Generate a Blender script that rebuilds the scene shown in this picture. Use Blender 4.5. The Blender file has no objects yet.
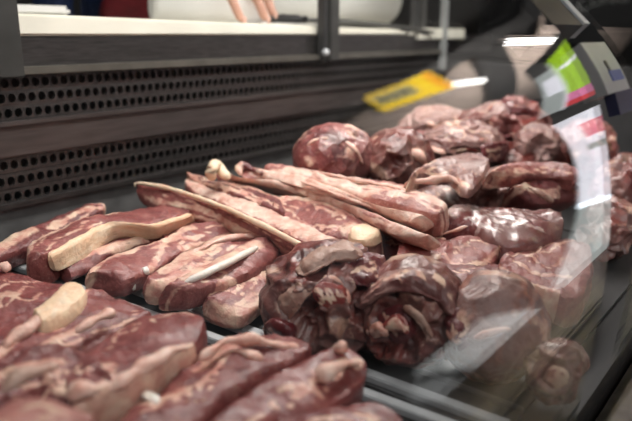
import bpy, bmesh, math, random
from mathutils import Vector, Matrix, noise as mn, Euler
random.seed(7)
C = bpy.context.scene.collection
H = 1.1                       # camera height above the shop floor; heights below are given from the camera's level
# ------------------------------------------------------------------ camera
cam_d = bpy.data.cameras.new('camera'); cam = bpy.data.objects.new('camera', cam_d); C.objects.link(cam)
bpy.context.scene.camera = cam
cam_d.sensor_width = 36; cam_d.lens = 669/632*36; cam_d.clip_start = .01
_a = math.radians(37.1); _p = math.atan2(177, 669)
_F = Vector((math.cos(_a)*math.cos(_p), math.sin(_a)*math.cos(_p), -math.sin(_p)))
cam.location = (0, 0, H); cam.rotation_euler = _F.to_track_quat('-Z', 'Y').to_euler()
cam_d.dof.use_dof = True; cam_d.dof.focus_distance = .70; cam_d.dof.aperture_fstop = 4.0
# ------------------------------------------------------------------ world, lights, exposure
S = bpy.context.scene
S.view_settings.view_transform = 'Standard'; S.view_settings.look = 'None'
S.view_settings.gamma = 1; S.view_settings.exposure = 0.0; S.view_settings.use_curve_mapping = False
try: S.cycles.use_denoising = True
except Exception: pass
w = bpy.data.worlds.new('world'); S.world = w; w.use_nodes = True
w.node_tree.nodes['Background'].inputs[0].default_value = (.85, .92, 1, 1)
w.node_tree.nodes['Background'].inputs[1].default_value = .10
def area(name, loc, aim, sx, sy, power, col=(1, 1, 1)):
    d = bpy.data.lights.new(name, 'AREA'); d.shape = 'RECTANGLE'; d.size = sx; d.size_y = sy; d.energy = power; d.color = col
    o = bpy.data.objects.new(name, d); C.objects.link(o); o.location = (loc[0], loc[1], loc[2]+H)
    o.rotation_euler = (Vector(aim)-Vector(loc)).to_track_quat('-Z', 'Y').to_euler(); return o
area('display_lamp_light', (1.0, .52, .36), (1.0, .50, -.3), 1.35, .12, 12.5, (1, .955, .91))
area('shop_light', (-.6, -1.3, 1.6), (-.3, -.6, 0), 1.6, .8, 24, (1, .98, .97))
area('shop_light', (.35, -2.3, 1.6), (.6, -.8, 0), 1.6, .8, 18, (1, .98, .95))
area('added_ceiling_fill', (5.0, -.9, .35), (5.0, -.8, 1.7), 2.2, 1.4, 140, (1, .93, .87))  # unseen upward fill, added only to brighten the tan ceiling tiles
sd_ = bpy.data.lights.new('added_crate_spot', 'SPOT'); sd_.energy = 420; sd_.spot_size = math.radians(30); sd_.spot_blend = .5; sd_.shadow_soft_size = .06  # unseen spot added to brighten the foam crate that the glass mirrors
so_ = bpy.data.objects.new('added_crate_spot', sd_); C.objects.link(so_); so_.location = (.75, -.45, 1.66+H)
so_.rotation_euler = (Vector((2.1, -.62, -1.0))-Vector((.75, -.45, 1.66))).to_track_quat('-Z', 'Y').to_euler()
area('back_shop_light', (1.0, 1.75, 1.6), (1.0, 1.25, 0), 1.6, .5, 20, (1, .98, .95))

# ------------------------------------------------------------------ materials
def new_mat(name):
    m = bpy.data.materials.new(name); m.use_nodes = True
    return m, m.node_tree, m.node_tree.nodes['Principled BSDF']
def plain(name, col, rough=.5, metal=0, var=.12, scale=30, bump=0, spec=.5, stretch=None):
    m, nt, b = new_mat(name); N = nt.nodes.new
    tc = N('ShaderNodeTexCoord'); n = N('ShaderNodeTexNoise'); n.inputs['Scale'].default_value = scale; n.inputs['Detail'].default_value = 6
    src = tc.outputs['Object']
    if stretch:
        mp = N('ShaderNodeMapping'); mp.inputs['Scale'].default_value = stretch; nt.links.new(src, mp.inputs['Vector']); src = mp.outputs['Vector']
    nt.links.new(src, n.inputs['Vector'])
    r = N('ShaderNodeValToRGB')
    r.color_ramp.elements[0].position = .3; r.color_ramp.elements[1].position = .7
    r.color_ramp.elements[0].color = (*[c*(1-var) for c in col], 1); r.color_ramp.elements[1].color = (*[min(1, c*(1+var)) for c in col], 1)
    nt.links.new(n.outputs['Fac'], r.inputs['Fac']); nt.links.new(r.outputs['Color'], b.inputs['Base Color'])
    b.inputs['Roughness'].default_value = rough; b.inputs['Metallic'].default_value = metal; b.inputs['Specular IOR Level'].default_value = spec
    if bump:
        bp = N('ShaderNodeBump'); bp.inputs['Strength'].default_value = bump; bp.inputs['Distance'].default_value = .002
        nt.links.new(n.outputs['Fac'], bp.inputs['Height']); nt.links.new(bp.outputs['Normal'], b.inputs['Normal'])
    return m
def emit(name, col, strength):
    m, nt, b = new_mat(name); b.inputs['Base Color'].default_value = (*col, 1)
    b.inputs['Emission Color'].default_value = (*col, 1); b.inputs['Emission Strength'].default_value = strength
    return m
def meat_mat(name, lo, hi, fat1, fat2, marble=.5, rough=.36, coat=.08, blotch=None, veil=None):
    """wet meat: lean mottled lo..hi, fine marbling, painted fat where the mesh says so (attribute 'fat')"""
    m, nt, b = new_mat(name); N = nt.nodes.new; Lk = nt.links.new
    tc = N('ShaderNodeTexCoord'); oi = N('ShaderNodeObjectInfo')
    add = N('ShaderNodeVectorMath'); add.operation = 'ADD'; Lk(tc.outputs['Object'], add.inputs[0])
    sc_ = N('ShaderNodeVectorMath'); sc_.operation = 'SCALE'; sc_.inputs['Scale'].default_value = 7.0
    cmb = N('ShaderNodeCombineXYZ'); Lk(oi.outputs['Random'], cmb.inputs[0]); Lk(oi.outputs['Random'], cmb.inputs[1]); Lk(cmb.outputs[0], sc_.inputs[0]); Lk(sc_.outputs[0], add.inputs[1])
    def nz(scale, detail=6, dist=0., rough_=.55):
        n = N('ShaderNodeTexNoise'); n.inputs['Scale'].default_value = scale; n.inputs['Detail'].default_value = detail
        n.inputs['Distortion'].default_value = dist; n.inputs['Roughness'].default_value = rough_; Lk(add.outputs[0], n.inputs['Vector']); return n.outputs['Fac']
    def ramp(f, p0, c0, p1, c1):
        r = N('ShaderNodeValToRGB'); e = r.color_ramp.elements; e[0].position = p0; e[0].color = (*c0, 1); e[1].position = p1; e[1].color = (*c1, 1); Lk(f, r.inputs['Fac']); return r.outputs['Color']
    def mix(f, a, c):
        x = N('ShaderNodeMix'); x.data_type = 'RGBA'; Lk(f, x.inputs['Factor']); Lk(a, x.inputs['A']); Lk(c, x.inputs['B']); return x.outputs['Result']
    def math_(op, a, v=None, bb=None):
        x = N('ShaderNodeMath'); x.operation = op; Lk(a, x.inputs[0])
        if bb is not None: Lk(bb, x.inputs[1])
        else: x.inputs[1].default_value = v
        return x.outputs[0]
    n_big = nz(34, 9, .6, .68); n_mid = nz(75, 5, 1.2); n_fine = nz(330, 4)
    lean = ramp(n_big, .34, lo, .66, hi)
    fatc = ramp(nz(55, 6, .6), .35, fat1, .68, fat2)
    fib = ramp(n_fine, .56, (0, 0, 0), .74, (1, 1, 1))
    mar = ramp(n_mid, .60, (0, 0, 0), .72, (1, 1, 1))
    mf = math_('MULTIPLY', mar, marble*.6); ff = math_('MULTIPLY', fib, marble*.5)
    pale = N('ShaderNodeRGB'); pale.outputs[0].default_value = (*[.55*a+.45*c for a, c in zip(fat2, hi)], 1)
    c1 = mix(math_('MAXIMUM', mf, bb=ff), lean, pale.outputs[0])
    if blotch:
        bc = N('ShaderNodeRGB'); bc.outputs[0].default_value = (*blotch, 1)
        c1 = mix(math_('MULTIPLY', ramp(nz(30, 5, 1.5), .52, (0, 0, 0), .60, (1, 1, 1)), .8), c1, bc.outputs[0])
    if veil:
        vc = N('ShaderNodeRGB'); vc.outputs[0].default_value = (*veil, 1)
        c1 = mix(math_('MULTIPLY', ramp(nz(16, 4, .8), .42, (0, 0, 0), .62, (1, 1, 1)), .75), c1, vc.outputs[0])
    at = N('ShaderNodeAttribute'); at.attribute_name = 'fat'
    fm = math_('ADD', at.outputs['Fac'], bb=math_('MULTIPLY', math_('SUBTRACT', nz(150, 8, .8, .66), .5), 1.35))
    fmask = ramp(fm, .30, (0, 0, 0), .72, (1, 1, 1))
    col = mix(fmask, c1, fatc)
    Lk(col, b.inputs['Base Color'])
    rr = N('ShaderNodeMapRange'); Lk(n_mid, rr.inputs['Value']); rr.inputs['To Min'].default_value = rough-.1; rr.inputs['To Max'].default_value = rough+.14
    Lk(rr.outputs[0], b.inputs['Roughness'])
    b.inputs['Coat Weight'].default_value = coat; b.inputs['Coat Roughness'].default_value = .22
    b.inputs['Subsurface Weight'].default_value = .12; b.inputs['Subsurface Radius'].default_value = (.008, .003, .002); b.inputs['Subsurface Scale'].default_value = 1.
    hsum = math_('ADD', math_('MULTIPLY', n_mid, .7), bb=math_('MULTIPLY', n_fine, .45))
    bp = N('ShaderNodeBump'); bp.inputs['Strength'].default_value = .8; bp.inputs['Distance'].default_value = .0026
    Lk(hsum, bp.inputs['Height']); Lk(bp.outputs['Normal'], b.inputs['Normal'])
    return m
F1, F2 = (.66, .40, .27), (.80, .60, .46)
PK1, PK2 = (.52, .22, .18), (.78, .52, .44)
MM = {
 'beef': meat_mat('lean beef', (.165, .036, .036), (.37, .128, .115), PK1, F2, .55),
 'dark': meat_mat('dark lean beef', (.10, .020, .023), (.24, .075, .073), PK1, F2, .35),
 'chuck': meat_mat('fat streaked beef', (.11, .020, .022), (.29, .085, .078), PK1, (.72, .50, .38), .75),
 'deep': meat_mat('deep red beef', (.125, .020, .022), (.29, .078, .072), PK1, (.74, .52, .40), .4, .34, .2),
 'belly': meat_mat('fatty strip', (.21, .052, .046), (.48, .20, .17), (.64, .34, .27), (.86, .68, .58), .9),
 'pale': meat_mat('pale pink slab', (.38, .13, .115), (.50, .22, .19), PK1, F2, .3),
 'round': meat_mat('dark meat round', (.085, .012, .012), (.25, .058, .048), (.42, .22, .16), (.68, .48, .38), .6, .30, .3, (.04, .006, .007), (.24, .13, .115)),
 'roundgrey': meat_mat('membraned meat round', (.15, .055, .05), (.27, .13, .115), PK1, F2, .5, .34, .2, (.34, .12, .08), (.30, .20, .185)),
 'roundred': meat_mat('reddish meat round', (.13, .022, .024), (.33, .09, .085), PK1, F2, .7, .32, .25, (.07, .012, .014), (.36, .17, .16)),
 'membrane': meat_mat('membrane covered chop', (.17, .06, .055), (.34, .17, .15), PK1, F2, .7, .36, .2, (.12, .03, .03), (.38, .25, .23)),
 'film': meat_mat('film wrapped beef', (.13, .022, .026), (.29, .10, .095), (.42, .27, .26), (.66, .52, .48), .8, .18, .9, None, (.28, .16, .15)),
}
KM = {
 'rind': meat_mat('orange fat rind', (.84, .55, .36), (.90, .68, .48), (.86, .61, .43), (.92, .76, .59), .1, .45, .1),
 'fat': meat_mat('cream fat', (.72, .50, .34), (.84, .68, .50), (.76, .54, .36), (.86, .70, .52), .1, .45, .1),
 'fatpink': meat_mat('pink fat', (.55, .24, .18), (.80, .52, .43), (.66, .34, .27), (.84, .62, .53), .2, .4, .15),
 'fatdull': meat_mat('dull membrane fat', (.30, .15, .12), (.52, .33, .26), (.42, .24, .19), (.60, .42, .34), .2, .4, .15),
 'bone': meat_mat('bone', (.72, .60, .52), (.84, .76, .68), (.80, .70, .62), (.86, .80, .74), 0, .4, .2),
 'lean': meat_mat('bright red lean', (.19, .024, .022), (.31, .06, .05), PK1, F2, .12, .3, .3),
 'darklean': meat_mat('dark red lean', (.08, .010, .014), (.17, .030, .034), PK1, F2, .1, .3, .3),
 'membrane': MM['membrane'], 'seam': meat_mat('grey seam', (.20, .14, .11), (.34, .24, .19), PK1, F2, .2, .4, .1),
}
M = dict(
 steel=plain('dark brushed steel', (.105, .098, .098), .38, .85, .25, 40, 0, .5, (1, 1, 12)),
 warm_steel=plain('brownish steel', (.115, .098, .096), .42, .7, .22, 14, 0, .5, (1, 1, 10)),
 low_steel=plain('scuffed dark steel', (.15, .148, .15), .42, .45, .3, 24),
 lip=plain('steel lip', (.20, .19, .165), .38, .7, .2, 20),
 rail=plain('brushed rail steel', (.48, .50, .52), .40, .25, .2, 30),
 post=plain('grey post metal', (.085, .085, .082), .4, .6, .15, 30),
 black=plain('black plastic', (.012, .012, .013), .45),
 darkgrey=plain('dark grey plastic', (.035, .035, .036), .45),
 board=plain('white cutting board', (.80, .78, .68), .5, 0, .08, 12),
 board_edge=plain('stained board edge', (.60, .55, .36), .55, 0, .25, 25),
 paper=plain('white wrapping paper', (.80, .79, .77), .6, 0, .05, 9, .15),
 core=plain('brown cardboard core', (.16, .10, .06), .7),
 apron=plain('dark red apron', (.22, .012, .020), .75, 0, .2, 60, .1),
 denim=plain('dark blue cloth', (.012, .03, .10), .8, 0, .4, 50, .3),
 trouser=plain('black trousers', (.015, .015, .02), .8),
 skin=plain('skin', (.55, .30, .22), .5, 0, .15, 45, .1),
 nail=plain('fingernail', (.62, .38, .30), .35),
 hair=plain('dark hair', (.02, .014, .01), .5),
 eye=plain('eye white', (.8, .8, .78), .2), iris=plain('brown iris', (.04, .02, .01), .2), lip_red=plain('lip', (.42, .14, .12), .5),
 knife_steel=plain('polished blade', (.55, .56, .58), .22, .9),
 pale_plastic=plain('pale grey plastic', (.30, .31, .31), .4),
 blue=plain('blue sticker', (.04, .07, .26), .45), navy=plain('navy panel', (.010, .013, .045), .5),
 white_front=plain('white enamel', (.75, .77, .78), .35, 0, .05),
 floor=plain('grey shop floor', (.05, .05, .05), .35, 0, .2, 3),
 ceil_dark=plain('dark open ceiling', (.003, .003, .003), .8, 0, .3, 2),
 wall=plain('dark shop wall', (.007, .007, .008), .8, 0, .3, 2),
 tile=plain('tan ceiling tile', (.52, .43, .38), .8, 0, .06, 4),
 beam=plain('dark ceiling beam', (.007, .007, .0075), .6),
 foam=plain('white foam', (.8, .82, .82), .6),
 tube=emit('fluorescent tube', (1, .98, .95), 14), lit_white=emit('backlit white panel', (.93, .92, 1.0), 2.3),
 lit_pink=emit('backlit pink picture', (.95, .28, .38), 1.7), lit_yellow=emit('backlit yellow sign', (1.0, .66, .02), 6.0),
 lit_orange=emit('backlit orange edge', (1., .40, .02), 5.),
 lit_olive=emit('backlit olive field', (.66, .60, .30), 3.4), lit_lime=emit('backlit lime card', (.48, .80, .03), 1.5),
 lit_rose=emit('backlit rose band', (.95, .25, .50), 1.5), lit_red=emit('backlit red band', (.9, .04, .06), 1.4), lit_grey=emit('backlit pale field', (.75, .82, .80), 1.0),
 sign_grey=plain('grey sign header', (.14, .14, .14), .5), ink=plain('sign ink', (.10, .10, .07), .6), letter=plain('white letter', (.7, .7, .68), .5),
)
def glass_mat():
    m = bpy.data.materials.new('clear glass pane'); m.use_nodes = True; nt = m.node_tree; nt.nodes.clear(); N = nt.nodes.new; Lk = nt.links.new
    geo = N('ShaderNodeNewGeometry'); dot = N('ShaderNodeVectorMath'); dot.operation = 'DOT_PRODUCT'; Lk(geo.outputs['Incoming'], dot.inputs[0]); Lk(geo.outputs['Normal'], dot.inputs[1])
    ab = N('ShaderNodeMath'); ab.operation = 'ABSOLUTE'; Lk(dot.outputs['Value'], ab.inputs[0])
    om = N('ShaderNodeMath'); om.operation = 'SUBTRACT'; om.inputs[0].default_value = 1; Lk(ab.outputs[0], om.inputs[1])
    pw = N('ShaderNodeMath'); pw.operation = 'POWER'; Lk(om.outputs[0], pw.inputs[0]); pw.inputs[1].default_value = 5
    ml = N('ShaderNodeMath'); ml.operation = 'MULTIPLY_ADD'; Lk(pw.outputs[0], ml.inputs[0]); ml.inputs[1].default_value = .96; ml.inputs[2].default_value = .04
    tr = N('ShaderNodeBsdfTransparent'); tr.inputs[0].default_value = (.99, .995, .99, 1)
    gl = N('ShaderNodeBsdfGlossy'); gl.inputs['Roughness'].default_value = .012
    mx = N('ShaderNodeMixShader'); Lk(ml.outputs[0], mx.inputs[0]); Lk(tr.outputs[0], mx.inputs[1]); Lk(gl.outputs[0], mx.inputs[2])
    out = N('ShaderNodeOutputMaterial'); Lk(mx.outputs[0], out.inputs[0]); return m
M['glass'] = glass_mat()
def seal_mat():
    m = bpy.data.materials.new('clear plastic seal'); m.use_nodes = True; nt = m.node_tree; nt.nodes.clear(); N = nt.nodes.new; Lk = nt.links.new
    tr = N('ShaderNodeBsdfTransparent'); tl = N('ShaderNodeBsdfTranslucent'); tl.inputs[0].default_value = (.8, .85, .85, 1)
    gl = N('ShaderNodeBsdfPrincipled'); gl.inputs['Base Color'].default_value = (.62, .66, .66, 1); gl.inputs['Roughness'].default_value = .25
    m1 = N('ShaderNodeMixShader'); m1.inputs[0].default_value = .5; Lk(tl.outputs[0], m1.inputs[1]); Lk(gl.outputs[0], m1.inputs[2])
    m2 = N('ShaderNodeMixShader'); m2.inputs[0].default_value = .35; Lk(tr.outputs[0], m2.inputs[1]); Lk(m1.outputs[0], m2.inputs[2])
    out = N('ShaderNodeOutputMaterial'); Lk(m2.outputs[0], out.inputs[0]); return m
M['seal'] = seal_mat()

# ------------------------------------------------------------------ builders
def tag(o, label=None, cat=None, group=None, kind=None):
    if label: o['label'] = label
    if cat: o['category'] = cat
    if group: o['group'] = group
    if kind: o['kind'] = kind
    return o
def wloc(o):
    l = o.location.copy()
    while o.parent: o = o.parent; l += o.location
    return l
def link(name, me, mat, parent=None, smooth=True):
    """verts arrive in camera-level coordinates; the object's origin goes to its base centre"""
    me.update()
    xs = [v.co for v in me.vertices]
    lo = Vector([min(v[i] for v in xs) for i in range(3)]); hi = Vector([max(v[i] for v in xs) for i in range(3)])
    org = Vector(((lo.x+hi.x)/2, (lo.y+hi.y)/2, lo.z))
    me.transform(Matrix.Translation(-org))
    o = bpy.data.objects.new(name, me); C.objects.link(o)
    org = org + Vector((0, 0, H))
    if parent: o.parent = parent; o.location = org - wloc(parent)
    else: o.location = org
    for m in (mat if isinstance(mat, (list, tuple)) else [mat]): me.materials.append(m)
    if smooth:
        for p in me.polygons: p.use_smooth = True
    return o
def empty(name, loc, label, cat, group=None):
    o = bpy.data.objects.new(name, None); C.objects.link(o); o.location = (loc[0], loc[1], loc[2]+H); o.empty_display_size = .05
    return tag(o, label, cat, group)
def mesh(name, vs, fs, fat=None):
    me = bpy.data.meshes.new(name); me.from_pydata([tuple(v) for v in vs], [], fs)
    if fat is not None:
        a = me.attributes.new('fat', 'FLOAT', 'POINT'); a.data.foreach_set('value', fat)
    return me
def bm_link(name, bm, mat, parent=None, smooth=False, bevel=0):
    if bevel: bmesh.ops.bevel(bm, geom=[e for e in bm.edges], offset=bevel, segments=2, affect='EDGES', clamp_overlap=True)
    bmesh.ops.recalc_face_normals(bm, faces=bm.faces)
    me = bpy.data.meshes.new(name); bm.to_mesh(me); bm.free(); return link(name, me, mat, parent, smooth)
def box(bm, x0, x1, y0, y1, z0, z1):
    v = [bm.verts.new(p) for p in ((x0, y0, z0), (x1, y0, z0), (x1, y1, z0), (x0, y1, z0), (x0, y0, z1), (x1, y0, z1), (x1, y1, z1), (x0, y1, z1))]
    for f in ((0, 3, 2, 1), (4, 5, 6, 7), (0, 1, 5, 4), (1, 2, 6, 5), (2, 3, 7, 6), (3, 0, 4, 7)): bm.faces.new([v[i] for i in f])
def boxo(name, b, mat, parent=None, bevel=.002):
    bm = bmesh.new(); box(bm, *b); return bm_link(name, bm, mat, parent, False, bevel)
def bar(name, p, q, wd, ht, mat, parent=None, bevel=.001):
    """straight bar of rectangular section lying from p to q (bottom line)"""
    p, q = Vector(p), Vector(q); d = (q-p).normalized(); s = d.cross(Vector((0, 0, 1))).normalized()*wd/2; u = s.cross(d).normalized()*ht
    if u.z < 0: u = -u
    bm = bmesh.new(); v = [bm.verts.new(x) for x in (p-s, p+s, p+s+u, p-s+u, q-s, q+s, q+s+u, q-s+u)]
    for f in ((0, 1, 2, 3), (7, 6, 5, 4), (0, 4, 5, 1), (1, 5, 6, 2), (2, 6, 7, 3), (3, 7, 4, 0)): bm.faces.new([v[i] for i in f])
    return bm_link(name, bm, mat, parent, False, bevel)
def crom(P, n):
    """Catmull-Rom through P, n points equally spaced by length"""
    P = [Vector(p) for p in P]
    if len(P) == 2: return [P[0].lerp(P[1], i/(n-1)) for i in range(n)]
    Q = [2*P[0]-P[1]]+P+[2*P[-1]-P[-2]]; D = []
    for i in range(1, len(Q)-2):
        a, b, c, d = Q[i-1:i+3]
        for k in range(12):
            t = k/12; D.append(.5*(2*b+(c-a)*t+(2*a-5*b+4*c-d)*t*t+(3*b-a-3*c+d)*t**3))
    D.append(P[-1]); L = [0]
    for i in range(1, len(D)): L.append(L[-1]+(D[i]-D[i-1]).length)
    o = []; j = 0
    for i in range(n):
        s = L[-1]*i/(n-1)
        while j < len(L)-2 and L[j+1] < s: j += 1
        o.append(D[j].lerp(D[j+1], min(1, max(0, (s-L[j])/max(1e-9, L[j+1]-L[j])))))
    return o
def tube_mesh(name, sp, wd, th, seed=0, ns=14, amp=.12, taper=True, fat=None, soft=False):
    n = max(8, int(sum((Vector(sp[i+1])-Vector(sp[i])).length for i in range(len(sp)-1))/.003)); n = min(n, 70)
    P = crom(sp, n); vs = []; fs = []
    for i, p in enumerate(P):
        d = (P[min(i+1, n-1)]-P[max(i-1, 0)]).normalized(); s = d.cross(Vector((0, 0, 1)))
        s = s.normalized() if s.length > 1e-4 else Vector((1, 0, 0)); u = s.cross(d)
        e = 1.
        if taper: x = min(i, n-1-i)/max(1, n*.16); e = math.sqrt(max(.02, 1-(1-min(1, x))**2))
        if soft: e *= .75+.8*mn.noise(p*45+Vector((0, seed, 0))); p = p-Vector((0, 0, th*.45))+s*wd*.7*mn.noise(p*60+Vector((seed, seed, 0)))
        for k in range(ns):
            a = 2*math.pi*k/ns; q = s*math.cos(a)*wd*e+u*math.sin(a)*th*e
            g = 1+amp*2*(mn.noise((p+q)*55+Vector((seed, 0, 0))))
            vs.append(p+q*g)
        if i:
            for k in range(ns): fs.append(((i-1)*ns+k, (i-1)*ns+(k+1) % ns, i*ns+(k+1) % ns, i*ns+k))
    fs.append(tuple(range(ns-1, -1, -1))); fs.append(tuple((n-1)*ns+k for k in range(ns)))
    if soft: return mesh(name, vs, fs, [max(0, min(1, .62+1.3*mn.noise(v*60+Vector((0, 0, seed))))) for v in vs])
    return mesh(name, vs, fs, fat=[1. if fat is None else fat]*len(vs))
def segd(p, a, b):
    ab = b-a; t = max(0, min(1, (p-a).dot(ab)/max(1e-12, ab.dot(ab)))); return (p-a-ab*t).length
def slab_mesh(name, A, B, t, fat=(), cam_=.003, rough=1., seed=0., edge=.0032):
    A = [Vector(p) for p in A]; B = [Vector(p) for p in B]
    la = sum((A[i+1]-A[i]).length for i in range(len(A)-1)); lb = sum((B[i+1]-B[i]).length for i in range(len(B)-1))
    wd = sum((a-b).length for a, b in zip(crom(A, 9), crom(B, 9)))/9
    nu = max(14, min(96, int(max(la, lb)/.0028))); nv = max(8, min(36, int(wd/.0028)))
    a_, b_ = crom(A, nu), crom(B, nu)
    nrm = Vector()
    for i in range(nu-1): nrm += (a_[i+1]-a_[i]).cross(b_[i]-a_[i])
    nrm.normalize()
    if nrm.z < 0: nrm = -nrm
    if nrm.z < .35: nrm = (nrm+Vector((0, 0, .6))).normalized()
    sd = Vector((seed*3.1, seed*1.7, seed))
    ed = min(edge, wd*.22, t*.5)
    FL = [([Vector(p) for p in crom(l, 16)], w) for l, w in fat]
    rg = random.Random(int(seed*10)+3)
    for k in range(rg.randint(3, 5) if name != 'meat_strip' else 8):          # thin natural seams of fat through the lean
        v0 = rg.uniform(.15, .85); u0 = rg.uniform(0, .5); u1 = u0+rg.uniform(.25, .6)*(1.5 if name == 'meat_strip' else 1); ph = rg.uniform(0, 6)
        FL.append(([a_[min(nu-1, int(nu*(u0+(u1-u0)*m/11)))].lerp(b_[min(nu-1, int(nu*(u0+(u1-u0)*m/11)))], min(.95, max(.05, v0+.12*math.sin(ph+m*.55)))) for m in range(12)], rg.uniform(.0006, .0022)))
    def flat(p): return p-nrm*p.dot(nrm)
    FL = [([flat(p) for p in l], w) for l, w in FL]
    top = []; bot = []; fv = []
    for i in range(nu):
        # ends rounded: pull corners of the outline towards the middle
        x = min(i, nu-1-i)/(nu-1)*(la+lb)/2
        k = max(0., 1-x/(wd*.20+.003)); sh = .5*(1-math.sqrt(max(0, 1-k*k)))*.55
        for j in range(nv):
            v = .5-.5*math.cos(math.pi*j/(nv-1)); v = .6*v+.4*j/(nv-1); vv = sh+(1-2*sh)*v
            p = a_[i].lerp(b_[i], vv)
            dv = min(v, 1-v)*wd*(1-2*sh); du = x; d = min(dv, du)
            nx = Vector((mn.noise(p*38+sd), mn.noise(p*38+sd+Vector((9, 0, 0))), 0))
            p = p+nx*.0036*rough
            drop = ed*(1-math.sqrt(max(0, 1-max(0, 1-d/ed)**2))) if d < ed else 0
            up = cam_*(1-(2*v-1)**2)
            dz = (mn.noise(p*26+sd)*.0036+mn.noise(p*75+sd)*.0022+(abs(mn.noise(p*120+sd))-.25)*.0022+mn.noise(p*230+sd)*.0010)*rough
            q = p+nrm*(up+dz-drop); top.append(q)
            f = 0.
            for l, w in FL:
                pf = flat(p); dd = min(segd(pf, l[m], l[m+1]) for m in range(len(l)-1))
                f = max(f, 1-min(1, max(0, (dd-w*.55)/(w*.9))))
            fv.append(f)
            bot.append(p-nrm*(t-drop*.6)+nrm*dz*.6)
    vs = top+bot; fs = []; n0 = nu*nv; I = lambda i, j: i*nv+j
    for i in range(nu-1):
        for j in range(nv-1):
            fs.append((I(i, j), I(i, j+1), I(i+1, j+1), I(i+1, j))); fs.append((n0+I(i, j), n0+I(i+1, j), n0+I(i+1, j+1), n0+I(i, j+1)))
    ring = [I(i, 0) for i in range(nu)]+[I(nu-1, j) for j in range(1, nv)]+[I(i, nv-1) for i in range(nu-2, -1, -1)]+[I(0, j) for j in range(nv-2, 0, -1)]
    ctr = sum(vs, Vector())/len(vs); nr = len(ring); prev = ring; fv = fv+fv[:]
    for s in (1, 2, 3, 4):
        fr = s/5; cur = []
        for r in ring:
            p = vs[r].lerp(vs[n0+r], fr); o = flat(p-ctr); o = o.normalized() if o.length else o
            bl = (.0022*math.sin(math.pi*fr)+mn.noise(p*70+sd)*.0016)*rough
            cur.append(len(vs)); vs.append(p+o*bl); fv.append(fv[r])
        for k in range(nr): fs.append((prev[k], prev[(k+1) % nr], cur[(k+1) % nr], cur[k]))
        prev = cur
    for k in range(nr): fs.append((prev[k], prev[(k+1) % nr], n0+ring[(k+1) % nr], n0+ring[k]))
    me = mesh(name, vs, fs, fv)
    bm = bmesh.new(); bm.from_mesh(me); bmesh.ops.recalc_face_normals(bm, faces=bm.faces)
    for e in bm.edges:
        if len(e.link_faces) == 2 and e.calc_face_angle(0) > .75: e.smooth = False
    bm.to_mesh(me); bm.free()
    return me
def lump_mesh(name, c, r, seed, amp, cuts=()):
    bm = bmesh.new(); bmesh.ops.create_icosphere(bm, subdivisions=6, radius=1); c = Vector(c); r = Vector(r); sd = Vector((seed*2.3, seed, seed*.7))
    fv = []
    for v in bm.verts:
        n = v.co.normalized(); p = Vector((n.x*r.x, n.y*r.y, n.z*r.z))
        q = p*22+sd
        rid = 1-abs(mn.noise(q*1.1+Vector((mn.noise(q), mn.noise(q+Vector((4, 0, 0))), 0))))
        rid2 = 1-abs(mn.noise(p*46+sd*1.3+Vector((mn.noise(q*2), 0, mn.noise(q*2+Vector((7, 0, 0)))))))
        d = mn.noise(p*13+sd)*.013+(rid-.75)*.019+(rid2-.75)*.009+mn.noise(p*85+sd)*.0026+mn.noise(p*170+sd)*.0012
        P_ = c+p; q_ = P_+n*d*amp; rim = 0.; ho = 0.
        for cc, cw, cd in cuts:
            x = (P_-Vector(cc)).length/cw*(1+.9*mn.noise(P_*45+sd)+.4*mn.noise(P_*110+sd))
            if x < 1: q_ -= n*cd*(1-x*x)**.7; ho = max(ho, 1-x)
            if .75 < x < 1.45: y_ = 1-abs(x-1.1)/.35; q_ += n*.0014*y_; rim = max(rim, y_)
        v.co = q_
        fl = mn.noise(p*32+sd*2)*.6+mn.noise(p*70+sd)*.4
        fv.append(max(0, min(1, max(.08+(fl-.14)*2.2, rim*.42)*(1-min(1, ho*2.5)))))
    for v in bm.verts: v.co.z = max(v.co.z, -.2945+.06*(v.co.y-.2))
    me = bpy.data.meshes.new(name); bm.to_mesh(me); bm.free()
    a = me.attributes.new('fat', 'FLOAT', 'POINT'); a.data.foreach_set('value', fv); return me

# ------------------------------------------------------------------ the shop
def struct(o): o['kind'] = 'structure'; return o
struct(boxo('floor', (-3, 9, -6, 2.4, -1.15, -1.1), M['floor'], None, 0))
struct(boxo('wall_back', (-3, 9, 2.4, 2.5, -1.1, 1.8), M['wall'], None, 0))
struct(boxo('wall_far', (9, 9.1, -6, 2.5, -1.1, 1.8), M['wall'], None, 0))
struct(boxo('ceiling', (-3, 9, -6, 2.5, 1.8, 1.9), M['ceil_dark'], None, 0))
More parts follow.
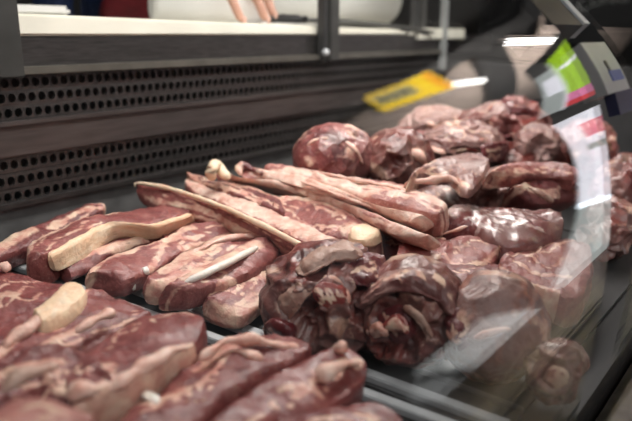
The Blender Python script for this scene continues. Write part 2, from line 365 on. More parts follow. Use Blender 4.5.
# suspended tan ceiling bay beyond the counter, in a grid of tiles
bm = bmesh.new()
for i in range(8):
    for j in range(6):
        x = 3.55+i*.62; y = -3.2+j*.62
        if y+.31 > (x-3.3)*.72-.95 or y < -2.1: continue
        box(bm, x, x+.60, y, y+.60, 1.70, 1.73)
struct(bm_link('trim_1', bm, M['tile']))
for nm, p, q, wd in (('ceiling_beam', (2.6, -1.35, 1.60), (5.9, 1.1, 1.60), .26), ('ceiling_beam', (4.15, -.15, 1.62), (7.2, -2.3, 1.62), .34)):
    o = bar(nm, p, q, wd, .08, M['beam'])
    tag(o, 'dark ceiling beam running diagonally above the yellow lit sign' if p[0] < 3 else 'dark ceiling beam crossing the tan ceiling tiles', 'beam')
def tube_light(p, q, label):
    e = empty('ceiling_light', ((p[0]+q[0])/2, (p[1]+q[1])/2, 1.60), label, 'ceiling light', 'fluorescent tubes on the ceiling')
    boxo('housing', (min(p[0], q[0]), max(p[0], q[0]), p[1]-.05, p[1]+.05, 1.665, 1.70), M['pale_plastic'], e)
    for dy in (-.025, .025):
        sp = [(p[0], p[1]+dy, 1.65), (q[0], q[1]+dy, 1.65)]
        link('tube', tube_mesh('tube', sp, .014, .014, 0, 10, 0, False), M['tube'], e)
    return e
tube_light((4.7, -.20), (5.9, -.20), 'bright tube light mirrored high in the glass above the lime sign')
tube_light((3.75, -.86), (5.2, -.86), 'bright tube light mirrored in the glass beside the yellow sign')

# ------------------------------------------------------------------ the display case
case = empty('meat_display_case', (.72, .5, -1.1), 'dark steel refrigerated meat counter with perforated back and curved glass', 'display counter')
X0, X1 = -.35, 1.62
def cp(name, b, mat, bevel=.002): return boxo(name, b, mat, case, bevel)
cp('cabinet', (X0, X1, .13, .95, -1.1, -.33), M['steel'])
def deck(name, x0, x1, y0, y1, zt, mat):
    z = lambda y: -.303+.06*(y-.2)+zt
    bm = bmesh.new(); vs = [bm.verts.new(p) for p in ((x0, y0, z(y0)), (x1, y0, z(y0)), (x1, y1, z(y1)), (x0, y1, z(y1)), (x0, y0, z(y0)-.02), (x1, y0, z(y0)-.02), (x1, y1, z(y1)-.02), (x0, y1, z(y1)-.02))]
    for f in ((0, 1, 2, 3), (7, 6, 5, 4), (0, 4, 5, 1), (1, 5, 6, 2), (2, 6, 7, 3), (3, 7, 4, 0)): bm.faces.new([vs[i] for i in f])
    return bm_link(name, bm, mat, case)
deck('deck', X0, X1, .125, .82, 0, M['black'])
cp('lower_back_panel', (X0, X1, .812, .84, -.33, -.212), M['low_steel'])
cp('middle_back_panel', (X0, X1, .806, .83, -.151, -.107), M['warm_steel'])
cp('middle_lip', (X0, X1, .802, .812, -.112, -.106), M['warm_steel'], .001)
cp('upper_back_panel', (X0, X1, .812, .84, -.046, -.004), M['steel'])
cp('panel_lip', (X0, X1, .800, .816, -.050, -.040), M['lip'], .001)
cp('air_duct', (X0, X1, .86, .95, -.33, -.05), M['black'], 0)
cp('back_ledge', (X0, X1+.35, .83, 1.20, -.05, -.003), M['steel'])
def grille(z0, z1):
    pitch = .0136; r = (z1-z0)/3; vs = []; fs = []; y = .812; n = 10
    xs = .26; cols = int((1.60-xs)/pitch)
    for k in range(3):
        off = pitch/2 if k % 2 else 0
        for c in range(cols):
            cx_ = xs+off+c*pitch; cz = z0+r*(k+.5); hw, hh = pitch/2, r/2
            o = len(vs); ring = []
            for i in range(n):
                a = 2*math.pi*(i+.5)/n; ca, sa = math.cos(a), math.sin(a); m = max(abs(ca)/hw, abs(sa)/hh)
                vs.append((cx_+ca/m, y, cz+sa/m))
            for i in range(n):
                a = 2*math.pi*(i+.5)/n; vs.append((cx_+math.cos(a)*.0053, y-.0004, cz+math.sin(a)*.0060))
            for i in range(n):
                a = 2*math.pi*(i+.5)/n; vs.append((cx_+math.cos(a)*.0050, y+.003, cz+math.sin(a)*.0057))
            for i in range(n):
                j = (i+1) % n
                fs.append((o+i, o+j, o+n+j, o+n+i)); fs.append((o+n+i, o+n+j, o+2*n+j, o+2*n+i))
    o = len(vs)   # plain sheet left of the holes
    vs += [(X0, y, z0), (xs-pitch/2, y, z0), (xs-pitch/2, y, z1), (X0, y, z1)]; fs.append((o, o+1, o+2, o+3))
    return link('air_grille', mesh('air_grille', vs, fs), M['steel'], case, False)
grille(-.106, -.050); grille(-.212, -.151)
cp('grille_lip', (X0, X1, .803, .815, -.216, -.209), M['steel'], .001)
cp('end_panel', (X1, X1+.02, .13, .84, -.33, -.07), M['darkgrey'])
cp('corner_post', (X1-.03, X1-.012, .795, .81, -.09, .36), M['pale_plastic'])
for x, y, wd in ((.432, .795, .034), (1.098, .795, .030), (1.53, .835, .03)):
    cp('post', (x-wd/2, x+wd/2, y-.012, y+.012, -.052, .37), M['post'])
    cp('post_flange', (x-wd/2-.013, x-wd/2, y-.006, y+.012, -.052, .37), M['darkgrey'])
for x in (.407, 1.073):
    bm = bmesh.new(); bmesh.ops.create_uvsphere(bm, u_segments=12, v_segments=8, radius=.008, matrix=Matrix.Translation((x, .788, -.036))); bm_link('bolt', bm, M['rail'], case, True)
cp('canopy', (X0, X1+.02, .34, .98, .37, .41), M['darkgrey'])
cp('lamp_cover', (X0+.1, X1-.1, .43, .57, .362, .37), M['white_front'], 0)
# curved glass
PROF = [(.50, .37), (.40, .25), (.30, .135), (.236, .072), (.190, .025), (.166, .001), (.141, -.033), (.127, -.068), (.1175, -.116), (.1145, -.167), (.117, -.228), (.1245, -.31)]
SEAM = .52
def pane_mesh(name, x0, x1, th=.005, nx=2):
    P = crom([(0, y, z) for y, z in PROF], 90); vs = []; fs = []; n = len(P)
    for x in (x0, x1):
        for s in (0, 1):
            for i, p in enumerate(P):
                d = (P[min(i+1, n-1)]-P[max(i-1, 0)]).normalized(); nn = Vector((0, -d.z, d.y))
                if nn.y > 0: nn = -nn
                q = p-nn*th*s; vs.append((x, q.y, q.z))
    I = lambda a, s, i: a*2*n+s*n+i
    for i in range(n-1):
        fs += [(I(0, 0, i), I(0, 0, i+1), I(1, 0, i+1), I(1, 0, i)), (I(0, 1, i), I(1, 1, i), I(1, 1, i+1), I(0, 1, i+1)), (I(0, 0, i), I(0, 1, i), I(0, 1, i+1), I(0, 0, i+1)), (I(1, 0, i), I(1, 0, i+1), I(1, 1, i+1), I(1, 1, i))]
    fs += [(I(0, 0, 0), I(1, 0, 0), I(1, 1, 0), I(0, 1, 0)), (I(0, 0, n-1), I(0, 1, n-1), I(1, 1, n-1), I(1, 0, n-1))]
    me = mesh(name, vs, fs); bm = bmesh.new(); bm.from_mesh(me); bmesh.ops.recalc_face_normals(bm, faces=bm.faces)
    bmesh.ops.split_edges(bm, edges=[e for e in bm.edges if len(e.link_faces) == 2 and e.calc_face_angle(0) > .6])
    bm.to_mesh(me); bm.free(); return me
def pane(x0, x1, label):
    o = link('glass_pane', pane_mesh('glass_pane', x0, x1), M['glass'], case); o['label'] = label; return o
p1 = pane(X0, SEAM, 'near curved glass sheet mirroring the shop lights and signs')
def prof_strip(name, x0, x1, off, mat, parent, i0=0, i1=90):
    P = crom([(0, y, z) for y, z in PROF], 90)[i0:max(i1, i0+2)]; vs = []; fs = []; n = len(P)
    for x in (x0, x1):
        for s in off:
            for i, p in enumerate(P):
                d = (P[min(i+1, n-1)]-P[max(i-1, 0)]).normalized(); nn = Vector((0, -d.z, d.y))
                if nn.y > 0: nn = -nn
                q = p+nn*s; vs.append((x, q.y, q.z))
    I = lambda a, s, i: a*2*n+s*n+i
    for i in range(n-1):
        fs += [(I(0, 0, i), I(0, 0, i+1), I(1, 0, i+1), I(1, 0, i)), (I(0, 1, i), I(1, 1, i), I(1, 1, i+1), I(0, 1, i+1)), (I(0, 0, i), I(0, 1, i), I(0, 1, i+1), I(0, 0, i+1)), (I(1, 0, i), I(1, 0, i+1), I(1, 1, i+1), I(1, 1, i))]
    fs += [(I(0, 0, 0), I(1, 0, 0), I(1, 1, 0), I(0, 1, 0)), (I(0, 0, n-1), I(0, 1, n-1), I(1, 1, n-1), I(1, 0, n-1))]
    me = mesh(name, vs, fs); bm = bmesh.new(); bm.from_mesh(me); bmesh.ops.recalc_face_normals(bm, faces=bm.faces); bm.to_mesh(me); bm.free()
    return link(name, me, mat, parent, False)
p2 = pane(SEAM+.13, X1, 'farther curved glass sheet beyond the pale sealed joint')

PZ = [p.z for p in crom([(0, y, z) for y, z in PROF], 90)]
def zi(z): return min(range(90), key=lambda i: abs(PZ[i]-z))
ARM = prof_strip('support_arm', SEAM+.004, SEAM+.085, (-.001, -.036), M['black'], case, 0, zi(.004))
prof_strip('chrome_edge', SEAM+.080, SEAM+.095, (.001, -.016), M['rail'], ARM, 0, zi(.000))
hb = prof_strip('hinge_block', SEAM+.035, SEAM+.105, (-.001, -.020), M['pale_plastic'], case, zi(-.006), zi(-.042)+1)
hb['label'] = 'pale grey hinge block'
prof_strip('sticker', SEAM+.062, SEAM+.098, (-.0002, -.004), M['blue'], hb, zi(-.028), zi(-.038))
prof_strip('screw', SEAM+.064, SEAM+.070, (-.0002, -.004), M['black'], hb, zi(-.018), zi(-.022))
prof_strip('navy_plate', SEAM+.055, SEAM+.135, (-.001, -.010), M['navy'], case, zi(-.042), zi(-.072))
cp('front_bumper', (X0, X1+.02, -.04, .125, -.47, -.335), M['steel'], .012)
cp('bumper_trim', (X0, X1+.02, .030, .060, -.335, -.322), M['lip'], .004)

# ------------------------------------------------------------------ trays with their rails
def tray(label, x0, x1, rails, grp):
    e = empty('meat_tray', ((x0+x1)/2, .47, -.30), label, 'tray', grp)
    z = lambda y: -.303+.06*(y-.2)
    bm = bmesh.new(); y0, y1 = .16, .79
    v = [bm.verts.new(p) for p in ((x0, y0, z(y0)+.0004), (x1, y0, z(y0)+.0004), (x1, y1, z(y1)+.0004), (x0, y1, z(y1)+.0004))]
    t = [bm.verts.new(x.co+Vector((0, 0, .0028))) for x in v]
    bm.faces.new(v[::-1]); bm.faces.new(t)
    for i in range(4): bm.faces.new((v[i], v[(i+1) % 4], t[(i+1) % 4], t[i]))
    bm_link('tray_floor', bm, M['darkgrey'], e)
    for (xa, ya, xb, yb, wd, ht, mt) in rails:
        bar('rim', (xa, ya, z(ya)+.003), (xb, yb, z(yb)+.003), wd, ht, M[mt], e)
    return e
tray('steel tray at lower left holding the thick steaks', -.30, .41, [(.436, .16, .376, .78, .011, .007, 'rail'), (-.295, .16, -.295, .78, .01, .006, 'rail')], 'steel meat trays')
tray('long steel tray holding the strips and the front rounds', .445, 1.02, [(.462, .16, .418, .78, .012, .007, 'rail'), (.494, .16, .489, .60, .005, .005, 'low_steel')], 'steel meat trays')
tray('steel tray under the far heap of chops', 1.03, 1.60, [(1.595, .16, 1.595, .78, .01, .006, 'rail')], 'steel meat trays')

# ------------------------------------------------------------------ the meat (points are metres from the camera's foot, heights from its level)
MEAT = [
{'k': 's', 'name': 'beef_steak', 'label': 'dark red steak with a cream fat tip, leftmost against the back wall', 'cat': 'steak', 'A': [[0.3389, 0.7128, -0.2302], [0.3736, 0.7341, -0.229], [0.4082, 0.751, -0.2279], [0.4662, 0.7677, -0.2269], [0.5231, 0.7892, -0.2256], [0.5403, 0.7728, -0.2266]], 'B': [[0.3353, 0.702, -0.2409], [0.3746, 0.7061, -0.2406], [0.4139, 0.7193, -0.2398], [0.4706, 0.743, -0.2384], [0.5131, 0.7608, -0.2374], [0.5445, 0.7753, -0.2365]], 't': 0.024, 'mat': 'dark', 'fat': [([[0.3406, 0.7108, -0.2349], [0.377, 0.7298, -0.2314], [0.4068, 0.7423, -0.2298]], 0.011), ([[0.4338, 0.7437, -0.2326], [0.4936, 0.7651, -0.2311], [0.5309, 0.774, -0.232]], 0.003)], 'cam': 0.003, 'kids': [], 'noise': 1.0, 'group': 'steaks and rib pieces in the back tray'},
{'k': 's', 'name': 'beef_steak', 'label': 'steak with a thick cream rind curving along its near edge', 'cat': 'steak', 'A': [[0.3417, 0.6376, -0.2247], [0.3774, 0.6803, -0.2222], [0.4231, 0.6993, -0.221], [0.4836, 0.7063, -0.2206], [0.5232, 0.6979, -0.2211], [0.5706, 0.6713, -0.2227], [0.5907, 0.6585, -0.2235]], 'B': [[0.3587, 0.6285, -0.2253], [0.3866, 0.639, -0.2247], [0.4307, 0.6611, -0.2233], [0.4687, 0.6757, -0.2225], [0.4905, 0.6599, -0.2234], [0.5042, 0.6355, -0.2249], [0.5675, 0.6371, -0.2248]], 't': 0.034, 'mat': 'beef', 'fat': [([[0.3462, 0.6413, -0.2245], [0.3764, 0.6766, -0.2224], [0.4226, 0.6944, -0.2213], [0.4811, 0.7028, -0.2208], [0.525, 0.6961, -0.2212]], 0.004)], 'cam': 0.003, 'kids': [('s', 'rind', 'rind', [[0.3568, 0.6243, -0.2195], [0.3862, 0.6337, -0.219], [0.4249, 0.6519, -0.2179], [0.4643, 0.665, -0.2171], [0.4817, 0.6479, -0.2181], [0.4952, 0.6239, -0.2196], [0.5293, 0.6238, -0.2196], [0.5622, 0.6271, -0.2194]], [[0.3665, 0.6293, -0.2432], [0.3924, 0.6359, -0.2428], [0.4258, 0.651, -0.2419], [0.4701, 0.6701, -0.2408], [0.4897, 0.661, -0.2413], [0.506, 0.6394, -0.2426], [0.5435, 0.64, -0.2426], [0.5839, 0.6466, -0.2422]], 0.008, 'thick cream fat rind')], 'noise': 1.0, 'group': 'steaks and rib pieces in the back tray'},
{'k': 's', 'name': 'beef_steak', 'label': 'thin steak tucked below the cream rind of the steak behind it', 'cat': 'steak', 'A': [[0.3823, 0.6388, -0.2407], [0.4262, 0.6475, -0.2402], [0.4792, 0.6529, -0.2398], [0.5182, 0.635, -0.2409], [0.5786, 0.6313, -0.2411]], 'B': [[0.3822, 0.6151, -0.2561], [0.4069, 0.622, -0.2557], [0.4494, 0.6399, -0.2546], [0.5061, 0.6407, -0.2546], [0.589, 0.6337, -0.255]], 't': 0.02, 'mat': 'dark', 'fat': [([[0.3914, 0.642, -0.2439], [0.428, 0.6465, -0.2416], [0.468, 0.6479, -0.2411]], 0.002)], 'cam': 0.003, 'kids': [], 'noise': 1.0, 'group': 'steaks and rib pieces in the back tray'},
{'k': 's', 'name': 'beef_steak', 'label': 'strip steak with a pale fat rim on its left and two white bone knobs', 'cat': 'steak', 'A': [[0.3673, 0.5667, -0.233], [0.3935, 0.587, -0.2318], [0.4383, 0.5933, -0.2314], [0.4844, 0.5941, -0.2314], [0.5467, 0.611, -0.2303], [0.5902, 0.5913, -0.2315]], 'B': [[0.3792, 0.5736, -0.2446], [0.3965, 0.5441, -0.2464], [0.424, 0.5464, -0.2462], [0.4662, 0.557, -0.2456], [0.5318, 0.5696, -0.2448], [0.6094, 0.5608, -0.2454]], 't': 0.022, 'mat': 'beef', 'fat': [([[0.3698, 0.5727, -0.2372], [0.3946, 0.5886, -0.2324], [0.4399, 0.5954, -0.2311], [0.487, 0.5972, -0.2314], [0.5395, 0.6067, -0.2292]], 0.0085), ([[0.4334, 0.5513, -0.2456], [0.4628, 0.5694, -0.2401], [0.4861, 0.5859, -0.2351], [0.5349, 0.5811, -0.2376]], 0.0035), ([[0.4907, 0.5677, -0.2412], [0.5491, 0.57, -0.2416], [0.5904, 0.5673, -0.2433]], 0.004)], 'cam': 0.003, 'kids': [('t', 'bone', 'bone', [[0.4246, 0.5537, -0.2458], [0.4317, 0.5508, -0.245]], 0.0045, 0.004, 'white bone knob'), ('t', 'bone', 'bone', [[0.4062, 0.553, -0.2558], [0.4123, 0.5508, -0.255]], 0.005, 0.006, 'white bone knob')], 'noise': 1.0, 'group': 'steaks and rib pieces in the back tray'},
{'k': 's', 'name': 'rib_steak', 'label': 'rib steak with a curled pink fat lip, right of the bone-knobbed strip steak', 'cat': 'steak', 'A': [[0.4007, 0.5168, -0.236], [0.4387, 0.5323, -0.2351], [0.4964, 0.5483, -0.2341], [0.5502, 0.5537, -0.2338], [0.5845, 0.5248, -0.2355]], 'B': [[0.3988, 0.5093, -0.2464], [0.4274, 0.4973, -0.2472], [0.4711, 0.5064, -0.2466], [0.5202, 0.5074, -0.2466], [0.5871, 0.5111, -0.2463]], 't': 0.022, 'mat': 'beef', 'fat': [([[0.4297, 0.5207, -0.24], [0.4933, 0.5369, -0.2358], [0.5398, 0.5435, -0.2344], [0.5866, 0.5267, -0.2402]], 0.0101), ([[0.4006, 0.5081, -0.2435], [0.4325, 0.5028, -0.2456], [0.472, 0.5072, -0.2448]], 0.0058)], 'cam': 0.003, 'kids': [('t', 'fat_lip', 'fatpink', [[0.4616, 0.5351, -0.2409], [0.5008, 0.5399, -0.2336], [0.5343, 0.5379, -0.2307], [0.5581, 0.5283, -0.2323], [0.5876, 0.5276, -0.2393]], 0.007, 0.005, 'curled pink fat lip')], 'noise': 1.0, 'group': 'steaks and rib pieces in the back tray'},
{'k': 's', 'name': 'rib_steak', 'label': 'thick rib steak with a straight white rib bone on top', 'cat': 'steak', 'A': [[0.3861, 0.469, -0.2289], [0.4212, 0.4787, -0.2283], [0.4772, 0.4889, -0.2277], [0.5413, 0.5015, -0.2269], [0.568, 0.4897, -0.2276]], 'B': [[0.3928, 0.475, -0.2405], [0.4168, 0.4564, -0.2416], [0.4508, 0.4491, -0.2421], [0.4944, 0.4535, -0.2418], [0.5383, 0.4631, -0.2412], [0.5774, 0.484, -0.24]], 't': 0.024, 'mat': 'beef', 'fat': [([[0.4154, 0.474, -0.2328], [0.4317, 0.4773, -0.2321], [0.4715, 0.4805, -0.2322], [0.5323, 0.4874, -0.2315]], 0.0087), ([[0.439, 0.4487, -0.2436], [0.4525, 0.4564, -0.241], [0.4599, 0.4497, -0.2439]], 0.0058)], 'cam': 0.003, 'kids': [('t', 'rib_bone', 'bone', [[0.407, 0.4676, -0.2329], [0.4338, 0.4621, -0.2283], [0.4779, 0.4676, -0.2279], [0.5279, 0.4804, -0.2302]], 0.0045, 0.004, 'straight white rib bone')], 'noise': 1.0, 'group': 'steaks and rib pieces in the back tray'},
{'k': 's', 'name': 'beef_steak', 'label': 'flat steak with pink fat bands, left of the dark knobbly meat round', 'cat': 'steak', 'A': [[0.4212, 0.4544, -0.2477], [0.4777, 0.4683, -0.2469], [0.5276, 0.4746, -0.2465], [0.5701, 0.4765, -0.2464], [0.5973, 0.4488, -0.2481]], 'B': [[0.4249, 0.4549, -0.2617], [0.4301, 0.4167, -0.264], [0.4645, 0.4191, -0.2639], [0.5231, 0.4378, -0.2627], [0.5613, 0.4473, -0.2622]], 't': 0.016, 'mat': 'beef', 'fat': [([[0.484, 0.4585, -0.2522], [0.5185, 0.4479, -0.2556], [0.5492, 0.4462, -0.256]], 0.0065), ([[0.42, 0.444, -0.2573], [0.4349, 0.4213, -0.2648], [0.4689, 0.423, -0.2642]], 0.0087), ([[0.474, 0.4275, -0.2626], [0.5232, 0.4392, -0.2585]], 0.0072)], 'cam': 0.003, 'kids': [('s', 'flap', 'fatdull', [[0.6181, 0.4925, -0.2755], [0.675, 0.4956, -0.2753], [0.7048, 0.4762, -0.2764]], [[0.583, 0.4586, -0.2735], [0.6288, 0.4571, -0.2736], [0.6552, 0.4394, -0.2746]], 0.01, 'pale membrane flap'), ('s', 'flap', 'darklean', [[0.6623, 0.4396, -0.2766], [0.6921, 0.4289, -0.2773], [0.6579, 0.3833, -0.28]], [[0.5992, 0.4014, -0.2789], [0.6137, 0.3862, -0.2798], [0.5953, 0.3535, -0.2818]], 0.01, 'dark flap'), ('t', 'fat_tip', 'rind', [[0.4456, 0.4481, -0.2681], [0.4455, 0.4248, -0.2695], [0.4647, 0.4247, -0.2675]], 0.005, 0.006, 'orange fat tip')], 'noise': 1.0, 'group': 'steaks and rib pieces in the back tray'},
{'k': 's', 'name': 'beef_steak', 'label': 'dark lean steak in the gap behind the rib bone, half covered by a long rind', 'cat': 'steak', 'A': [[0.5214, 0.6426, -0.2404], [0.5869, 0.6653, -0.2391], [0.6252, 0.6471, -0.2402], [0.6285, 0.5942, -0.2433], [0.6166, 0.5316, -0.2471]], 'B': [[0.501, 0.6057, -0.2427], [0.5538, 0.6104, -0.2424], [0.5918, 0.5952, -0.2433], [0.5987, 0.5494, -0.246], [0.5943, 0.4966, -0.2492]], 't': 0.028, 'mat': 'beef', 'fat': [([[0.577, 0.6447, -0.2403], [0.6002, 0.6219, -0.2417], [0.5996, 0.5761, -0.2444]], 0.003)], 'cam': 0.003, 'kids': [], 'noise': 1.0, 'group': 'steaks and rib pieces in the back tray'},
{'k': 's', 'name': 'meat_strip', 'label': 'long lean strip with an orange rind running along its upper edge', 'cat': 'meat strip', 'A': [[0.5758, 0.7524, -0.2019], [0.5866, 0.6922, -0.2055], [0.5804, 0.6001, -0.211], [0.5606, 0.5062, -0.2166], [0.5375, 0.4281, -0.2213], [0.5276, 0.371, -0.2247]], 'B': [[0.5767, 0.7478, -0.2301], [0.5668, 0.6918, -0.2335], [0.5715, 0.6385, -0.2367], [0.5749, 0.5784, -0.2403], [0.5665, 0.509, -0.2445], [0.5557, 0.4457, -0.2483], [0.5554, 0.4118, -0.2503]], 't': 0.034, 'mat': 'beef', 'fat': [([[0.5814, 0.7087, -0.2294], [0.5706, 0.6183, -0.229], [0.5626, 0.5407, -0.2344]], 0.001)], 'cam': 0.003, 'kids': [('t', 'rind', 'rind', [[0.5647, 0.7386, -0.2037], [0.5694, 0.7375, -0.1987], [0.5828, 0.6877, -0.2027], [0.5764, 0.5959, -0.2082], [0.5566, 0.5025, -0.2139], [0.5356, 0.4266, -0.2194], [0.5304, 0.3755, -0.2265]], 0.003, 0.0034, 'orange fat rind')], 'noise': 1.0, 'group': 'long meat strips beside the back wall'},
{'k': 's', 'name': 'meat_strip', 'label': 'pink fatty strip lying just behind the long orange rind', 'cat': 'meat strip', 'A': [[0.6589, 0.7445, -0.2063], [0.6569, 0.7146, -0.2081], [0.6486, 0.6693, -0.2108], [0.6397, 0.5945, -0.2153], [0.6296, 0.5172, -0.22], [0.5969, 0.4313, -0.2251], [0.5788, 0.3754, -0.2285]], 'B': [[0.6277, 0.7043, -0.2147], [0.6176, 0.6574, -0.2176], [0.6033, 0.5875, -0.2217], [0.5862, 0.5131, -0.2262], [0.5698, 0.4394, -0.2306], [0.5591, 0.384, -0.234]], 't': 0.03, 'mat': 'belly', 'fat': [([[0.6508, 0.7229, -0.2097], [0.6331, 0.6538, -0.2144], [0.6181, 0.5748, -0.2188], [0.6008, 0.4938, -0.2237], [0.5797, 0.4188, -0.2292]], 0.013), ([[0.657, 0.7085, -0.2088], [0.6374, 0.6106, -0.2145]], 0.0058)], 'cam': 0.003, 'kids': [], 'noise': 1.0, 'group': 'long meat strips beside the back wall'},
{'k': 's', 'name': 'meat_strip', 'label': 'narrow lean strip between the fatty strip and the cream-tipped strip', 'cat': 'meat strip', 'A': [[0.6644, 0.7456, -0.1983], [0.6586, 0.6789, -0.2023], [0.6749, 0.6265, -0.2054], [0.6532, 0.55, -0.21]], 'B': [[0.6464, 0.7137, -0.2062], [0.6387, 0.6399, -0.2106], [0.6289, 0.5758, -0.2145], [0.62, 0.5175, -0.218]], 't': 0.04, 'mat': 'dark', 'fat': [([[0.6602, 0.7369, -0.201], [0.6484, 0.7094, -0.2045]], 0.006), ([[0.6457, 0.6661, -0.207], [0.6413, 0.6141, -0.2102], [0.6329, 0.5671, -0.2139]], 0.003)], 'cam': 0.003, 'kids': [], 'noise': 1.0, 'group': 'long meat strips beside the back wall'},
{'k': 's', 'name': 'meat_strip', 'label': 'stubby pink strip ending in a rounded orange fat end', 'cat': 'meat strip', 'A': [[0.6235, 0.5433, -0.2084], [0.6703, 0.5573, -0.2076], [0.6824, 0.526, -0.2094], [0.6745, 0.4642, -0.2131], [0.6535, 0.4104, -0.2164], [0.6299, 0.3819, -0.2181]], 'B': [[0.6457, 0.5559, -0.2256], [0.6125, 0.5066, -0.2286], [0.599, 0.4619, -0.2313], [0.6127, 0.4282, -0.2333], [0.6278, 0.4033, -0.2348], [0.6474, 0.3935, -0.2354]], 't': 0.045, 'mat': 'beef', 'fat': [([[0.6417, 0.5592, -0.2158], [0.6687, 0.5559, -0.2098], [0.6761, 0.5212, -0.2102], [0.6718, 0.4623, -0.2149], [0.6573, 0.4127, -0.2213]], 0.009), ([[0.6304, 0.4234, -0.2269], [0.6297, 0.395, -0.2288]], 0.013), ([[0.6131, 0.5102, -0.2255], [0.6188, 0.4772, -0.2262], [0.6277, 0.4389, -0.2266]], 0.0025)], 'cam': 0.003, 'kids': [('s', 'fat_end', 'rind', [[0.6186, 0.4184, -0.2159], [0.6432, 0.4151, -0.2161], [0.6368, 0.3902, -0.2176]], [[0.608, 0.4137, -0.2282], [0.6141, 0.3931, -0.2294], [0.6362, 0.3854, -0.2299]], 0.012, 'rounded orange fat end')], 'noise': 1.0, 'group': 'long meat strips beside the back wall'},
{'k': 's', 'name': 'meat_strip', 'label': 'long pink strip with a knobbly cream tip and grey seams', 'cat': 'meat strip', 'A': [[0.6659, 0.6916, -0.1875], [0.6637, 0.6615, -0.1893], [0.6575, 0.6286, -0.1913], [0.6799, 0.5935, -0.1934], [0.6895, 0.5485, -0.1961], [0.6642, 0.4725, -0.2007], [0.6526, 0.413, -0.2042], [0.6316, 0.3494, -0.208], [0.6261, 0.3167, -0.21]], 'B': [[0.6536, 0.6758, -0.2024], [0.6684, 0.6472, -0.2042], [0.6792, 0.6079, -0.2065], [0.6838, 0.5614, -0.2093], [0.6749, 0.5039, -0.2128], [0.6598, 0.4465, -0.2162], [0.6345, 0.3806, -0.2202], [0.6269, 0.3311, -0.2231]], 't': 0.03, 'mat': 'belly', 'fat': [([[0.6549, 0.6551, -0.1957], [0.6749, 0.6039, -0.1995], [0.6823, 0.5428, -0.2036], [0.6577, 0.4678, -0.2076], [0.6518, 0.4382, -0.2093]], 0.0116), ([[0.6284, 0.364, -0.2133], [0.6221, 0.3228, -0.2158]], 0.0145), ([[0.7043, 0.4929, -0.2075], [0.6785, 0.4221, -0.2112], [0.6525, 0.3583, -0.2144]], 0.0072)], 'cam': 0.003, 'kids': [('t', 'cream_tip', 'fat', [[0.6312, 0.6565, -0.1946], [0.6219, 0.6481, -0.1781], [0.6439, 0.6587, -0.1745], [0.6463, 0.6518, -0.1839], [0.6439, 0.6365, -0.1928]], 0.008, 0.007, 'knobbly cream fat tip'), ('t', 'grey_seam', 'seam', [[0.6731, 0.4633, -0.2062], [0.6593, 0.4316, -0.2061], [0.6544, 0.407, -0.2086]], 0.005, 0.004, 'grey seam')], 'noise': 1.0, 'group': 'long meat strips beside the back wall'},
{'k': 's', 'name': 'meat_strip', 'label': 'white-topped strip with a dark red end at the back wall', 'cat': 'meat strip', 'A': [[0.6952, 0.6677, -0.1789], [0.6867, 0.6176, -0.1819], [0.6971, 0.5545, -0.1857], [0.6737, 0.4716, -0.1907], [0.6535, 0.3998, -0.195], [0.6577, 0.3413, -0.1985]], 'B': [[0.6591, 0.6303, -0.1932], [0.6776, 0.6061, -0.1946], [0.6813, 0.5592, -0.1974], [0.6691, 0.4837, -0.202], [0.6618, 0.4188, -0.2059], [0.6469, 0.3529, -0.2098]], 't': 0.032, 'mat': 'belly', 'fat': [([[0.688, 0.6152, -0.1862], [0.688, 0.5472, -0.1874], [0.6734, 0.4713, -0.1945], [0.6604, 0.404, -0.2007], [0.6603, 0.3439, -0.2019]], 0.0116), ([[0.676, 0.5378, -0.1922], [0.6623, 0.4559, -0.1991]], 0.0043)], 'cam': 0.003, 'kids': [('t', 'fat_streak', 'fatpink', [[0.6818, 0.5424, -0.1885], [0.6664, 0.4741, -0.1936], [0.6596, 0.4105, -0.2004]], 0.004, 0.003, 'pale fat streak'), ('t', 'dark_end', 'darklean', [[0.6611, 0.6319, -0.1881], [0.6728, 0.6368, -0.1778], [0.6783, 0.625, -0.1815], [0.6812, 0.6054, -0.1867]], 0.009, 0.007, 'dark red lean end'), ('t', 'red_vein', 'lean', [[0.6678, 0.4015, -0.2019], [0.6659, 0.3865, -0.2028], [0.6599, 0.3695, -0.2048]], 0.005, 0.004, 'red lean patch')], 'noise': 1.0, 'group': 'long meat strips beside the back wall'},
{'k': 's', 'name': 'meat_strip', 'label': 'rearmost long strip, pale pink with a cream end under the two back rounds', 'cat': 'meat strip', 'A': [[0.6957, 0.6217, -0.1767], [0.7222, 0.5743, -0.1795], [0.7264, 0.5087, -0.1835], [0.7441, 0.4563, -0.1866], [0.7384, 0.3933, -0.1904], [0.7066, 0.3372, -0.1938]], 'B': [[0.6897, 0.6055, -0.1867], [0.6966, 0.5541, -0.1898], [0.6942, 0.486, -0.1938], [0.6842, 0.4188, -0.1979], [0.6811, 0.375, -0.2005], [0.6826, 0.335, -0.2029]], 't': 0.034, 'mat': 'belly', 'fat': [([[0.7062, 0.5793, -0.1833], [0.7164, 0.5017, -0.1864], [0.7252, 0.4445, -0.1885], [0.7226, 0.3846, -0.1927], [0.707, 0.3411, -0.1981]], 0.0101), ([[0.6977, 0.521, -0.1884], [0.6919, 0.4384, -0.1946]], 0.0043)], 'cam': 0.003, 'kids': [('t', 'fat_streak', 'fatpink', [[0.7105, 0.5476, -0.1801], [0.7149, 0.4846, -0.1839], [0.7224, 0.4278, -0.1883], [0.7164, 0.3743, -0.1925]], 0.004, 0.003, 'pale fat streak')], 'noise': 1.0, 'group': 'long meat strips beside the back wall'},
